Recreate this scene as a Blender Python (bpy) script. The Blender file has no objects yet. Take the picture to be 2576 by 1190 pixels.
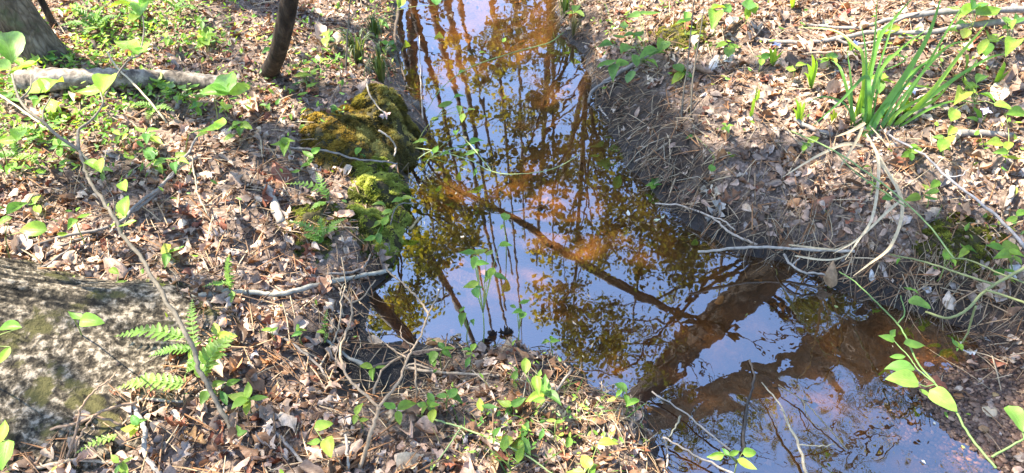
import bpy, math, random
import numpy as np
from mathutils import Vector, Matrix

rng = np.random.default_rng(7)
random.seed(7)
sc = bpy.context.scene
col = sc.collection
R = math.radians

# ------------------------------------------------------------------ camera, sky, sun, exposure
CAM_Z = 1.72
PITCH = R(42.0)
HFOV = R(70.0)
cam_d = bpy.data.cameras.new('camera')
cam = bpy.data.objects.new('camera', cam_d)
col.objects.link(cam)
cam.location = (0, 0, CAM_Z)
cam.rotation_euler = (R(90) - PITCH, 0, 0)
cam_d.sensor_width = 36
cam_d.lens = 18 / math.tan(HFOV / 2)
cam_d.clip_start = 0.02
cam_d.clip_end = 500
sc.camera = cam

SUN_EL, SUN_AZ = R(54), R(-68)          # azimuth measured clockwise from +y
SUN = Vector((math.sin(SUN_AZ) * math.cos(SUN_EL), math.cos(SUN_AZ) * math.cos(SUN_EL), math.sin(SUN_EL)))
world = bpy.data.worlds.new('World')
sc.world = world
world.use_nodes = True
wn = world.node_tree.nodes
wl = world.node_tree.links
sky = wn.new('ShaderNodeTexSky')
sky.sky_type = 'NISHITA'
sky.sun_disc = False
sky.sun_elevation = SUN_EL
sky.sun_rotation = SUN_AZ % (2 * math.pi)
sky.air_density = 1.0
sky.dust_density = 0.7
sky.ozone_density = 2.6
wl.new(sky.outputs[0], wn['Background'].inputs[0])
wn['Background'].inputs[1].default_value = 0.15
sun_d = bpy.data.lights.new('sun', 'SUN')
sun_d.energy = 5.0
sun_d.angle = R(0.5)
sun_d.color = (1.0, 0.91, 0.77)
sun_o = bpy.data.objects.new('sun', sun_d)
col.objects.link(sun_o)
sun_o.rotation_euler = SUN.to_track_quat('Z', 'Y').to_euler()
sun_o.location = (-6, 4, 12)
sc.view_settings.view_transform = 'Standard'
sc.view_settings.look = 'None'
sc.view_settings.gamma = 1
sc.view_settings.use_curve_mapping = False
sc.view_settings.exposure = 2.1
sc.render.engine = 'CYCLES'
sc.cycles.max_bounces = 6
sc.cycles.diffuse_bounces = 3
sc.cycles.glossy_bounces = 3
sc.cycles.transmission_bounces = 3
sc.cycles.transparent_max_bounces = 8
sc.cycles.caustics_reflective = False
sc.cycles.caustics_refractive = False

# ------------------------------------------------------------------ view geometry helpers (photo measured on a 2576 x 1190 grid)
F = 1288 / math.tan(HFOV / 2)
FWD = np.array([0, math.cos(PITCH), -math.sin(PITCH)])
UPV = np.array([0, math.sin(PITCH), math.cos(PITCH)])
CAM = np.array([0, 0, CAM_Z])


def ray(px, py):
    return FWD + np.array([1.0, 0, 0]) * ((px - 1288) / F) - UPV * ((py - 595) / F)


def at(px, py, z):
    d = ray(px, py)
    return CAM + d * ((z - CAM_Z) / d[2])


def mirror(px, py, Y):
    """Where a mirror-like water surface at z=0 sees, along the pixel's reflected ray, the plane y=Y."""
    p = at(px, py, 0)
    d = ray(px, py) * np.array([1, 1, -1])
    return p + d * ((Y - p[1]) / d[1])


def project(p):
    v = np.asarray(p) - CAM
    zc = v @ FWD
    return 1288 + F * v[..., 0] / zc, 595 - F * (v @ UPV) / zc


def gz(px, py):
    p = at(px, py, 0)
    return p[0], p[1]


# ------------------------------------------------------------------ noise
def _hash(ix, iy, s):
    h = (ix * 374761393 + iy * 668265263 + s * 1442695041) & 0xFFFFFFFF
    h = ((h ^ (h >> 13)) * 1274126177) & 0xFFFFFFFF
    return ((h ^ (h >> 16)) & 0xFFFF) / 65535.0


def noise2(x, y, s=0):
    x = np.asarray(x, float); y = np.asarray(y, float)
    ix = np.floor(x).astype(np.int64); iy = np.floor(y).astype(np.int64)
    fx = x - ix; fy = y - iy
    fx = fx * fx * (3 - 2 * fx); fy = fy * fy * (3 - 2 * fy)
    a = _hash(ix, iy, s); b = _hash(ix + 1, iy, s); c = _hash(ix, iy + 1, s); d = _hash(ix + 1, iy + 1, s)
    return (a + (b - a) * fx + (c - a) * fy + (a - b - c + d) * fx * fy) * 2 - 1


def fbm(x, y, s=0, o=4):
    r = 0; a = 1.0
    for i in range(o):
        r = r + a * noise2(np.asarray(x) * 2 ** i, np.asarray(y) * 2 ** i, s + i * 17); a *= .5
    return r


# ------------------------------------------------------------------ terrain
SHORE_L = [(1002, -10), (1000, 60), (1004, 120), (1000, 170), (1020, 215), (1052, 265), (1075, 325), (1040, 375), (1012, 425),
           (1030, 480), (1022, 535), (1002, 590), (1002, 640), (985, 690), (945, 715), (918, 765), (930, 835), (975, 862), (1060, 868),
           (1150, 858), (1230, 872), (1310, 880), (1395, 895), (1440, 935), (1500, 972), (1560, 1000), (1610, 1035), (1630, 1090),
           (1650, 1150), (1690, 1200)]
SHORE_R = [(2520, 1200), (2450, 1130), (2380, 1075), (2330, 1030), (2318, 985), (2345, 940), (2440, 915), (2465, 880), (2400, 815),
           (2270, 780), (2150, 742), (2050, 702), (1960, 662), (1850, 636), (1790, 592), (1730, 572), (1690, 532), (1650, 490), (1600, 440),
           (1572, 392), (1545, 340), (1512, 272), (1490, 212), (1470, 152), (1440, 112), (1405, 80), (1402, -10)]
poly = [(-.95, 14), (-.75, 7), (-.62, 5)] + [gz(*p) for p in SHORE_L] + [(.7, .55), (.9, .1), (1.0, -1.5)] + \
       [(2.6, -1.5), (1.9, .1), (1.55, .5)] + [gz(*p) for p in SHORE_R] + [(.30, 5), (.4, 7), (.3, 14)]
POLY = np.array(poly)


def sdist(x, y):
    """signed distance to the shoreline: positive on land"""
    x = np.asarray(x, float); y = np.asarray(y, float)
    sh = x.shape; x = x.ravel(); y = y.ravel()
    best = np.full(x.shape, 1e9); inside = np.zeros(x.shape, bool)
    n = len(POLY)
    for i in range(n):
        a = POLY[i]; b = POLY[(i + 1) % n]
        ab = b - a
        t = np.clip(((x - a[0]) * ab[0] + (y - a[1]) * ab[1]) / max(ab @ ab, 1e-9), 0, 1)
        dx = x - a[0] - t * ab[0]; dy = y - a[1] - t * ab[1]
        best = np.minimum(best, dx * dx + dy * dy)
        c = ((a[1] > y) != (b[1] > y))
        with np.errstate(divide='ignore', invalid='ignore'):
            xi = a[0] + (y - a[1]) * (b[0] - a[0]) / (b[1] - a[1])
        inside ^= c & (x < xi)
    d = np.sqrt(best)
    return np.where(inside, -d, d).reshape(sh)


def gpx(x, y, px, py, r):
    c = gz(px, py)
    return np.exp(-((x - c[0]) ** 2 + (y - c[1]) ** 2) / (r * r))


def flat_weight(x, y):
    w = 1.1 * gpx(x, y, 960, 930, .17) + .8 * gpx(x, y, 930, 820, .10) + .7 * gpx(x, y, 1120, 930, .12) + .5 * gpx(x, y, 1400, 960, .10) + \
        1.3 * gpx(x, y, 2480, 1060, .22) + 1.2 * gpx(x, y, 2560, 960, .15) + gpx(x, y, 2600, 1180, .25)
    return np.clip(w, 0, 1)


def dper(x, y):
    d = sdist(x, y)
    return d + .016 * fbm(x * 9, y * 9, 3, 3) + .010 * fbm(x * 32, y * 32, 77, 2)


def height(x, y):
    x = np.asarray(x, float); y = np.asarray(y, float)
    d = dper(x, y)
    mid = np.interp(y, [-2, .5, .8, 1.1, 1.4, 1.9, 2.6, 3.5, 14], [1.4, 1.2, .9, .55, .38, .2, .05, -.1, -.3])
    right = 1 / (1 + np.exp(-(x - mid) / .12))
    Hh = .15 + .12 * right
    W = .16 + .16 * right
    fw = flat_weight(x, y)
    Hh = Hh * (1 - fw) + .022 * fw
    W = W * (1 - fw) + .25 * fw
    land = Hh * (1 - np.exp(-np.maximum(d, 0) / W)) + np.minimum(np.maximum(d - .1, 0), 6) * (.03 + .05 * right) * (1 - fw)
    land = land + .011 * (1 - .8 * fw) * fbm(x * 13, y * 13, 15, 3) * np.clip(d / .05, 0, 1) + .022 * (1 - .85 * fw) * fbm(x * 3, y * 3, 5, 4) * np.clip(d / .12, 0, 1) + .004 * np.clip(d / .02, 0, 1)
    bed = -.17 * (1 - np.exp(-np.maximum(-d, 0) / .16)) + .012 * fbm(x * 6, y * 6, 9, 3) * np.clip(-d / .08, 0, 1)
    return np.where(d > 0, land, bed)


GX0, GX1, GY0, GY1, GS = -4.2, 4.2, .2, 6.2, .0125
gx = np.arange(GX0, GX1 + GS, GS); gy = np.arange(GY0, GY1 + GS, GS)
GXX, GYY = np.meshgrid(gx, gy)
HG = height(GXX, GYY)
DG = dper(GXX, GYY)


def lut(G, x, y):
    fx = np.clip((np.asarray(x, float) - GX0) / GS, 0, len(gx) - 1.001); fy = np.clip((np.asarray(y, float) - GY0) / GS, 0, len(gy) - 1.001)
    ix = fx.astype(int); iy = fy.astype(int); fx = fx - ix; fy = fy - iy
    return (G[iy, ix] * (1 - fx) + G[iy, ix + 1] * fx) * (1 - fy) + (G[iy + 1, ix] * (1 - fx) + G[iy + 1, ix + 1] * fx) * fy


def hq(x, y):
    return lut(HG, x, y)


_T = np.arange(.4, 9, .008)


def surf(px, py, lift=0.0, water=True):
    """point on the pixel's ray that lies `lift` above the ground (or the water)"""
    d = ray(px, py)
    P = CAM + _T[:, None] * d
    h = hq(P[:, 0], P[:, 1])
    if water:
        h = np.maximum(h, 0)
    g = P[:, 2] - h - lift
    k = int(np.argmax(g <= 0))
    if g[k] > 0:
        k = len(_T) - 1
    if k == 0:
        return P[0]
    t = _T[k - 1] + (_T[k] - _T[k - 1]) * g[k - 1] / max(g[k - 1] - g[k], 1e-9)
    return CAM + t * d


# ------------------------------------------------------------------ object helpers
used_labels = {}


def tag(o, label=None, cat=None, group=None, kind=None):
    if label: o['label'] = label
    if cat: o['category'] = cat
    if group: o['group'] = group
    if kind: o['kind'] = kind
    return o


def empty(name, loc):
    o = bpy.data.objects.new(name, None)
    col.objects.link(o)
    o.location = loc
    o.empty_display_size = .05
    return o


def meshdata(name, v, f, mat, uv=None, colr=None, smooth=True, attrs=None):
    v = np.asarray(v, np.float32)
    me = bpy.data.meshes.new(name)
    if isinstance(f, np.ndarray):
        n, k = f.shape
        me.vertices.add(len(v)); me.vertices.foreach_set('co', v.ravel())
        me.loops.add(n * k); me.loops.foreach_set('vertex_index', f.astype(np.int32).ravel())
        me.polygons.add(n); me.polygons.foreach_set('loop_start', np.arange(0, n * k, k, dtype=np.int32))
        me.update(calc_edges=True)
    else:
        me.from_pydata(v.tolist(), [], f)
    if smooth:
        me.polygons.foreach_set('use_smooth', np.ones(len(me.polygons), bool))
    if uv is not None:
        ul = me.uv_layers.new(name='UVMap')
        li = np.zeros(len(me.loops), np.int32); me.loops.foreach_get('vertex_index', li)
        ul.data.foreach_set('uv', np.asarray(uv, np.float32)[li].ravel())
    if colr is not None:
        a = me.color_attributes.new('Col', 'FLOAT_COLOR', 'POINT')
        c = np.ones((len(v), 4), np.float32); c[:, :3] = colr
        a.data.foreach_set('color', c.ravel())
    for k2, arr in (attrs or {}).items():
        a = me.attributes.new(k2, 'FLOAT', 'POINT')
        a.data.foreach_set('value', np.asarray(arr, np.float32))
    if mat: me.materials.append(mat)
    me.update()
    return me


def link(name, me, parent=None, M=None, color=None):
    o = bpy.data.objects.new(name, me)
    col.objects.link(o)
    if parent: o.parent = parent
    if M is not None: o.matrix_basis = M
    if color is not None: o.color = (*color, 1)
    return o


def mesh(name, v, f, mat, parent=None, base=None, color=None, **kw):
    v = np.asarray(v, float)
    if base is not None: v = v - np.asarray(base)
    return link(name, meshdata(name, v, f, mat, **kw), parent, color=color)


def smooth_path(pts, n=6):
    P = np.asarray(pts, float)
    if len(P) < 3:
        t = np.linspace(0, 1, n + 1)[:, None]
        return P[0] + (P[-1] - P[0]) * t
    Q = np.vstack([2 * P[0] - P[1], P, 2 * P[-1] - P[-2]])
    out = []
    for i in range(1, len(Q) - 2):
        a, b, c, d = Q[i - 1], Q[i], Q[i + 1], Q[i + 2]
        for t in np.linspace(0, 1, n, endpoint=False):
            out.append(.5 * (2 * b + (c - a) * t + (2 * a - 5 * b + 4 * c - d) * t * t + (3 * b - a - 3 * c + d) * t ** 3))
    out.append(P[-1])
    return np.array(out)


def tube(pts, r0, r1=None, sides=6, wob=.0, knots=0.0, rs=None, seed=1):
    P = np.asarray(pts, float); n = len(P)
    r1 = r0 if r1 is None else r1
    rad = np.linspace(r0, r1, n) if rs is None else np.asarray(rs)
    g = np.random.default_rng(abs(int(seed)))
    if wob: P = P + np.vstack([np.zeros(3), g.normal(0, wob, (n - 2, 3)), np.zeros(3)]) if n > 2 else P
    if knots: rad = rad * (1 + knots * g.uniform(-1, 1, n))
    T = np.gradient(P, axis=0); T /= np.linalg.norm(T, axis=1)[:, None] + 1e-12
    N = np.cross(T[0], [0, 0, 1.0])
    if np.linalg.norm(N) < .05: N = np.cross(T[0], [1.0, 0, 0])
    N /= np.linalg.norm(N)
    V = []; an = np.linspace(0, 2 * np.pi, sides, endpoint=False)
    for i in range(n):
        N = N - T[i] * (N @ T[i]); N /= np.linalg.norm(N) + 1e-12
        B = np.cross(T[i], N)
        rr = rad[i] * (1 + (knots * .6 * g.uniform(-1, 1, sides) if knots else 0))
        V.append(P[i] + (np.cos(an) * rr)[:, None] * N + (np.sin(an) * rr)[:, None] * B)
    V = np.vstack(V)
    Fc = []
    for i in range(n - 1):
        for j in range(sides):
            k = (j + 1) % sides
            Fc.append((i * sides + j, i * sides + k, (i + 1) * sides + k, (i + 1) * sides + j))
    Fc.append(tuple(range(sides))[::-1]); Fc.append(tuple((n - 1) * sides + j for j in range(sides)))
    return V, Fc


def merge(parts):
    V = []; Fc = []; o = 0
    for v, f in parts:
        V.append(v); Fc += [tuple(i + o for i in q) for q in f]; o += len(v)
    return np.vstack(V), Fc


def strip(pts, w, up=None, fold=.25, wprof=None):
    """a grass-like blade: three vertices per row, V fold"""
    P = np.asarray(pts, float); n = len(P)
    T = np.gradient(P, axis=0); T /= np.linalg.norm(T, axis=1)[:, None] + 1e-12
    U = np.array([0, 0, 1.0]) if up is None else np.asarray(up, float)
    t = np.linspace(0, 1, n)
    W = w * (np.minimum(1, .55 + t * 3) * np.clip(1 - t, 0.02, 1) ** .55 if wprof is None else wprof)
    V = []; UV = []
    for i in range(n):
        S = np.cross(T[i], U); l = np.linalg.norm(S)
        S = S / l if l > .05 else np.array([1.0, 0, 0])
        Nn = np.cross(S, T[i])
        V += [P[i] - S * W[i] + Nn * W[i] * fold, P[i], P[i] + S * W[i] + Nn * W[i] * fold]
        UV += [(0, t[i]), (.5, t[i]), (1, t[i])]
    Fc = []
    for i in range(n - 1):
        for j in (0, 1):
            a = i * 3 + j
            Fc.append((a, a + 1, a + 4, a + 3))
    return np.array(V), Fc, UV


def frame(base, tip, nrm, length=None, width=None, local=None):
    """matrix that lays a unit leaf (y from 0 to 1, x across, z up) from base to tip"""
    b = Vector(base); t = Vector(tip); y = t - b; L = y.length
    y.normalize(); n = Vector(nrm); x = y.cross(n)
    if x.length < .05: x = Vector((1, 0, 0))
    x.normalize(); n = x.cross(y)
    L = length or L; w = width or L
    if local is not None: b = b - Vector(local)
    M = Matrix(((x.x * w, y.x * L, n.x * L, b.x), (x.y * w, y.y * L, n.y * L, b.y), (x.z * w, y.z * L, n.z * L, b.z), (0, 0, 0, 1)))
    return M


# ------------------------------------------------------------------ materials
def new_mat(name):
    m = bpy.data.materials.new(name); m.use_nodes = True
    nt = m.node_tree
    return m, nt, nt.nodes['Principled BSDF'], nt.nodes['Material Output']


def nd(nt, typ, **kw):
    n = nt.nodes.new(typ)
    for k, v in kw.items():
        if k.startswith('i_'): n.inputs[k[2:].replace('_', ' ')].default_value = v
        else: setattr(n, k, v)
    return n


def ramp(nt, stops, src=None):
    r = nt.nodes.new('ShaderNodeValToRGB')
    e = r.color_ramp.elements
    while len(e) < len(stops): e.new(.5)
    for x, (p, c) in zip(e, stops):
        x.position = p; x.color = (*c, 1)
    if src: nt.links.new(src, r.inputs[0])
    return r


def noise_n(nt, scale, detail=4, rough=.55, coord=None, dist=0):
    n = nd(nt, 'ShaderNodeTexNoise')
    n.inputs['Scale'].default_value = scale; n.inputs['Detail'].default_value = detail; n.inputs['Roughness'].default_value = rough
    n.inputs['Distortion'].default_value = dist
    if coord: nt.links.new(coord, n.inputs['Vector'])
    return n


def mixc(nt, a, b, fac, mode='MIX'):
    m = nd(nt, 'ShaderNodeMix', data_type='RGBA', blend_type=mode)
    for sock, v in ((m.inputs[0], fac), (m.inputs[6], a), (m.inputs[7], b)):
        if hasattr(v, 'is_linked'): nt.links.new(v, sock)
        elif isinstance(v, tuple): sock.default_value = (*v, 1)
        else: sock.default_value = v
    return m.outputs[2]


def bump(nt, h, strength, dist=.01):
    b = nd(nt, 'ShaderNodeBump'); b.inputs['Strength'].default_value = strength; b.inputs['Distance'].default_value = dist
    nt.links.new(h, b.inputs['Height'])
    return b.outputs[0]


def leafy(name, source, trans=.35, rough=.5, spec=.35, veins=False, noise_scale=60, nz=(.65, 1.3), tcol=(1.2, 1.15, .5), vein_dark=False):
    """source: 'attr' (colour per vertex) or 'obj' (colour per object)"""
    m, nt, bs, out = new_mat(name)
    if source == 'attr':
        c = nd(nt, 'ShaderNodeVertexColor', layer_name='Col').outputs[0]
    else:
        c = nd(nt, 'ShaderNodeObjectInfo').outputs['Color']
    tc = nd(nt, 'ShaderNodeTexCoord')
    geo = nd(nt, 'ShaderNodeNewGeometry')
    n = noise_n(nt, noise_scale, 4, .6, geo.outputs['Position'])
    r = ramp(nt, [(.3, (nz[0],) * 3), (.7, (nz[1],) * 3)], n.outputs['Fac'])
    cc = mixc(nt, c, r.outputs[0], 1.0, 'MULTIPLY')
    nrm = None
    if veins:
        sx = nd(nt, 'ShaderNodeSeparateXYZ'); nt.links.new(tc.outputs['UV'], sx.inputs[0])
        ab = nd(nt, 'ShaderNodeMath', operation='SUBTRACT'); nt.links.new(sx.outputs[0], ab.inputs[0]); ab.inputs[1].default_value = .5
        ab2 = nd(nt, 'ShaderNodeMath', operation='ABSOLUTE'); nt.links.new(ab.outputs[0], ab2.inputs[0])
        k = nd(nt, 'ShaderNodeMath', operation='MULTIPLY_ADD'); nt.links.new(ab2.outputs[0], k.inputs[0]); k.inputs[1].default_value = -1.1
        nt.links.new(sx.outputs[1], k.inputs[2])
        s = nd(nt, 'ShaderNodeMath', operation='MULTIPLY'); nt.links.new(k.outputs[0], s.inputs[0]); s.inputs[1].default_value = 52
        sn = nd(nt, 'ShaderNodeMath', operation='SINE'); nt.links.new(s.outputs[0], sn.inputs[0])
        r2 = ramp(nt, [(.80, (0, 0, 0)), (1.0, (1, 1, 1))], sn.outputs[0])
        mr = ramp(nt, [(0, (1, 1, 1)), (.035, (0, 0, 0))], ab2.outputs[0])
        vv = mixc(nt, r2.outputs[0], mr.outputs[0], 1.0, 'LIGHTEN')
        vc = mixc(nt, cc, (.62, .62, .62), 1.0, 'MULTIPLY') if vein_dark else mixc(nt, cc, (.5, .62, .3), .32)
        f = nd(nt, 'ShaderNodeMath', operation='MULTIPLY'); nt.links.new(vv, f.inputs[0]); f.inputs[1].default_value = .45
        cc = mixc(nt, cc, vc, f.outputs[0])
        nrm = bump(nt, vv, .35, .002)
    else:
        nrm = bump(nt, n.outputs['Fac'], .3, .004)
    nt.links.new(cc, bs.inputs['Base Color'])
    bs.inputs['Roughness'].default_value = rough
    bs.inputs['Specular IOR Level'].default_value = spec
    nt.links.new(nrm, bs.inputs['Normal'])
    if trans:
        t = nd(nt, 'ShaderNodeBsdfTranslucent')
        tcx = mixc(nt, cc, tcol, 1.0, 'MULTIPLY')
        nt.links.new(tcx, t.inputs[0])
        mx = nd(nt, 'ShaderNodeMixShader'); mx.inputs[0].default_value = trans
        nt.links.new(bs.outputs[0], mx.inputs[1]); nt.links.new(t.outputs[0], mx.inputs[2])
        nt.links.new(mx.outputs[0], out.inputs[0])
    return m


M_green = leafy('green_leaf', 'obj', .45, .42, .4, veins=True, noise_scale=45, nz=(.72, 1.22), tcol=(1.5, 1.35, .6))
M_greenstuff = leafy('green_cover', 'attr', .42, .45, .4, noise_scale=40, nz=(.8, 1.2), tcol=(1.5, 1.35, .6))
M_litter = leafy('dead_leaf_litter', 'attr', .12, .55, .35, noise_scale=90, nz=(.6, 1.25), tcol=(1.3, .9, .5))
M_dead = leafy('dead_leaf', 'obj', .12, .5, .35, veins=True, noise_scale=70, nz=(.6, 1.2), tcol=(1.3, .9, .5), vein_dark=True)
M_blade = leafy('grass_blade', 'obj', .38, .4, .45, noise_scale=30, nz=(.85, 1.15), tcol=(1.4, 1.3, .5))
M_dry = leafy('dry_straw', 'obj', .1, .6, .25, noise_scale=60, nz=(.75, 1.2), tcol=(1.1, .9, .6))
M_needle = leafy('needle_litter', 'attr', 0, .65, .25, noise_scale=90, nz=(.7, 1.2))
M_canopy = leafy('canopy_leaf', 'attr', .5, .5, .3, noise_scale=3, nz=(.8, 1.2), tcol=(1.5, 1.4, .5))
M_moss = leafy('moss_tuft', 'attr', .25, .8, .1, noise_scale=50, nz=(.7, 1.25), tcol=(1.3, 1.3, .5))
M_petal = leafy('iris_petal', 'obj', .3, .5, .2, noise_scale=40, nz=(.9, 1.1), tcol=(1, 1, 1))


def cracked(m, scale=(60, 60, 26)):
    nt = m.node_tree; bs = nt.nodes['Principled BSDF']
    geo = nd(nt, 'ShaderNodeNewGeometry'); nz = noise_n(nt, 9, 3, .6, geo.outputs['Position'])
    ad = nd(nt, 'ShaderNodeVectorMath', operation='MULTIPLY_ADD'); nt.links.new(nz.outputs['Color'], ad.inputs[0]); ad.inputs[1].default_value = (.035, .035, .035)
    nt.links.new(geo.outputs['Position'], ad.inputs[2])
    mp = nd(nt, 'ShaderNodeMapping'); mp.inputs['Scale'].default_value = scale; nt.links.new(ad.outputs[0], mp.inputs[0])
    vo = nd(nt, 'ShaderNodeTexVoronoi', feature='DISTANCE_TO_EDGE'); vo.inputs['Scale'].default_value = 1; nt.links.new(mp.outputs[0], vo.inputs['Vector'])
    r = ramp(nt, [(.0, (.62, .60, .57)), (.14, (.92, .91, .9)), (.3, (1.05, 1.05, 1.05))], vo.outputs['Distance'])
    old = bs.inputs['Base Color'].links[0].from_socket
    nt.links.new(mixc(nt, old, r.outputs[0], 1.0, 'MULTIPLY'), bs.inputs['Base Color'])
    oldn = bs.inputs['Normal'].links[0].from_node
    b = nd(nt, 'ShaderNodeBump'); b.inputs['Strength'].default_value = .6; b.inputs['Distance'].default_value = .008
    nt.links.new(r.outputs[0], b.inputs['Height']); nt.links.new(oldn.outputs[0], b.inputs['Normal'])
    nt.links.new(b.outputs[0], bs.inputs['Normal'])


def woody(name, stops, scale=30, stretch=1, rough=.8, bstr=.6, bdist=.01, patch=None, objcol=False, dist=.4):
    m, nt, bs, out = new_mat(name)
    geo = nd(nt, 'ShaderNodeNewGeometry')
    v = geo.outputs['Position']
    if stretch != 1:
        mp = nd(nt, 'ShaderNodeMapping'); mp.inputs['Scale'].default_value = (1, 1, stretch)
        nt.links.new(v, mp.inputs[0]); v = mp.outputs[0]
    n = noise_n(nt, scale, 6, .65, v, dist)
    r = ramp(nt, stops, n.outputs['Fac'])
    c = r.outputs[0]
    if patch:
        n2 = noise_n(nt, patch[0], 5, .6, geo.outputs['Position'])
        r2 = ramp(nt, [(patch[2], (0, 0, 0)), (patch[3], (1, 1, 1))], n2.outputs['Fac'])
        c = mixc(nt, c, patch[1], r2.outputs[0])
    if objcol:
        oi = nd(nt, 'ShaderNodeObjectInfo')
        c = mixc(nt, c, oi.outputs['Color'], 1.0, 'MULTIPLY')
    nt.links.new(c, bs.inputs['Base Color'])
    bs.inputs['Roughness'].default_value = rough
    bs.inputs['Specular IOR Level'].default_value = .25
    nt.links.new(bump(nt, n.outputs['Fac'], bstr, bdist), bs.inputs['Normal'])
    return m


M_bark = woody('grey_bark', [(.3, (.035, .03, .022)), (.55, (.14, .11, .072)), (.75, (.28, .235, .17))], 22, .35, bdist=.02, patch=(9, (.09, .11, .05), .55, .7))
M_bark2 = woody('far_bark', [(.36, (.012, .008, .005)), (.5, (.034, .022, .014)), (.64, (.085, .060, .040))], 26, .35, bstr=1.0, bdist=.02)
M_bark3 = woody('mottled_bark', [(.40, (.018, .014, .009)), (.47, (.070, .058, .040)), (.53, (.14, .118, .087)), (.60, (.33, .285, .225))], 52, 1.3, dist=.15, bstr=.9, bdist=.02,
                patch=(7, (.075, .07, .025), .55, .60))
cracked(M_bark, (45, 45, 14))
_nt = M_bark3.node_tree; _bs = _nt.nodes['Principled BSDF']
_fr = ramp(_nt, [(.06, (.12, .11, .09)), (.2, (.6, .57, .50)), (.42, (1.15, 1.1, 1.02))], nd(_nt, 'ShaderNodeAttribute', attribute_name='furrow').outputs['Fac'])
_nt.links.new(mixc(_nt, _bs.inputs['Base Color'].links[0].from_socket, _fr.outputs[0], 1.0, 'MULTIPLY'), _bs.inputs['Base Color'])
M_log = woody('weathered_log', [(.36, (.05, .04, .03)), (.5, (.20, .165, .125)), (.64, (.42, .36, .28))], 20, 1, patch=(20, (.08, .1, .04), .6, .75))
M_stick = woody('pale_stick', [(.3, (.55, .55, .55)), (.7, (1.25, 1.25, 1.25))], 60, 1, bdist=.003, objcol=True)
M_stem = woody('green_stem', [(.3, (.8, .8, .8)), (.7, (1.15, 1.15, 1.15))], 40, 1, rough=.5, bdist=.001, objcol=True)
M_stone = woody('wet_pebble', [(.3, (.7, .7, .7)), (.7, (1.2, 1.2, 1.2))], 50, 1, rough=.35, bdist=.002, objcol=True)


def ground_mat():
    m, nt, bs, out = new_mat('forest_soil')
    geo = nd(nt, 'ShaderNodeNewGeometry'); P = geo.outputs['Position']
    n1 = noise_n(nt, 14, 8, .65, P); n2 = noise_n(nt, 70, 5, .7, P); n3 = noise_n(nt, 4, 4, .5, P)
    soil = ramp(nt, [(.36, (.016, .011, .007)), (.52, (.05, .034, .022)), (.66, (.12, .085, .058))], n1.outputs['Fac']).outputs[0]
    bedc = ramp(nt, [(.36, (.034, .016, .005)), (.5, (.085, .041, .012)), (.64, (.18, .092, .026))], n3.outputs['Fac']).outputs[0]
    grn = ramp(nt, [(.35, (.55, .55, .55)), (.65, (1.15, 1.15, 1.15))], n2.outputs['Fac']).outputs[0]
    bedc = mixc(nt, bedc, grn, 1.0, 'MULTIPLY')
    mud = ramp(nt, [(.38, (.008, .0075, .0075)), (.65, (.035, .030, .027))], n1.outputs['Fac']).outputs[0]
    sand = ramp(nt, [(.3, (.06, .035, .022)), (.7, (.2, .125, .08))], n2.outputs['Fac']).outputs[0]
    A = lambda k: nd(nt, 'ShaderNodeAttribute', attribute_name=k).outputs['Fac']
    duff = ramp(nt, [(.34, (.06, .042, .03)), (.5, (.17, .12, .088)), (.66, (.33, .25, .195))], n2.outputs['Fac']).outputs[0]
    soil = mixc(nt, soil, duff, A('duff'))
    c = mixc(nt, soil, mud, A('mud'))
    c = mixc(nt, c, sand, A('sand'))
    c = mixc(nt, c, mixc(nt, c, (.36, .34, .33), 1.0, 'MULTIPLY'), A('wet'))
    c = mixc(nt, c, bedc, A('bed'))
    nt.links.new(c, bs.inputs['Base Color'])
    rr = nd(nt, 'ShaderNodeMapRange'); nt.links.new(A('wet'), rr.inputs[0]); rr.inputs[3].default_value = .9; rr.inputs[4].default_value = .3
    nt.links.new(rr.outputs[0], bs.inputs['Roughness'])
    bs.inputs['Specular IOR Level'].default_value = .4
    nt.links.new(bump(nt, n2.outputs['Fac'], .7, .012), bs.inputs['Normal'])
    return m


WATER_F0 = 0.28


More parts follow.
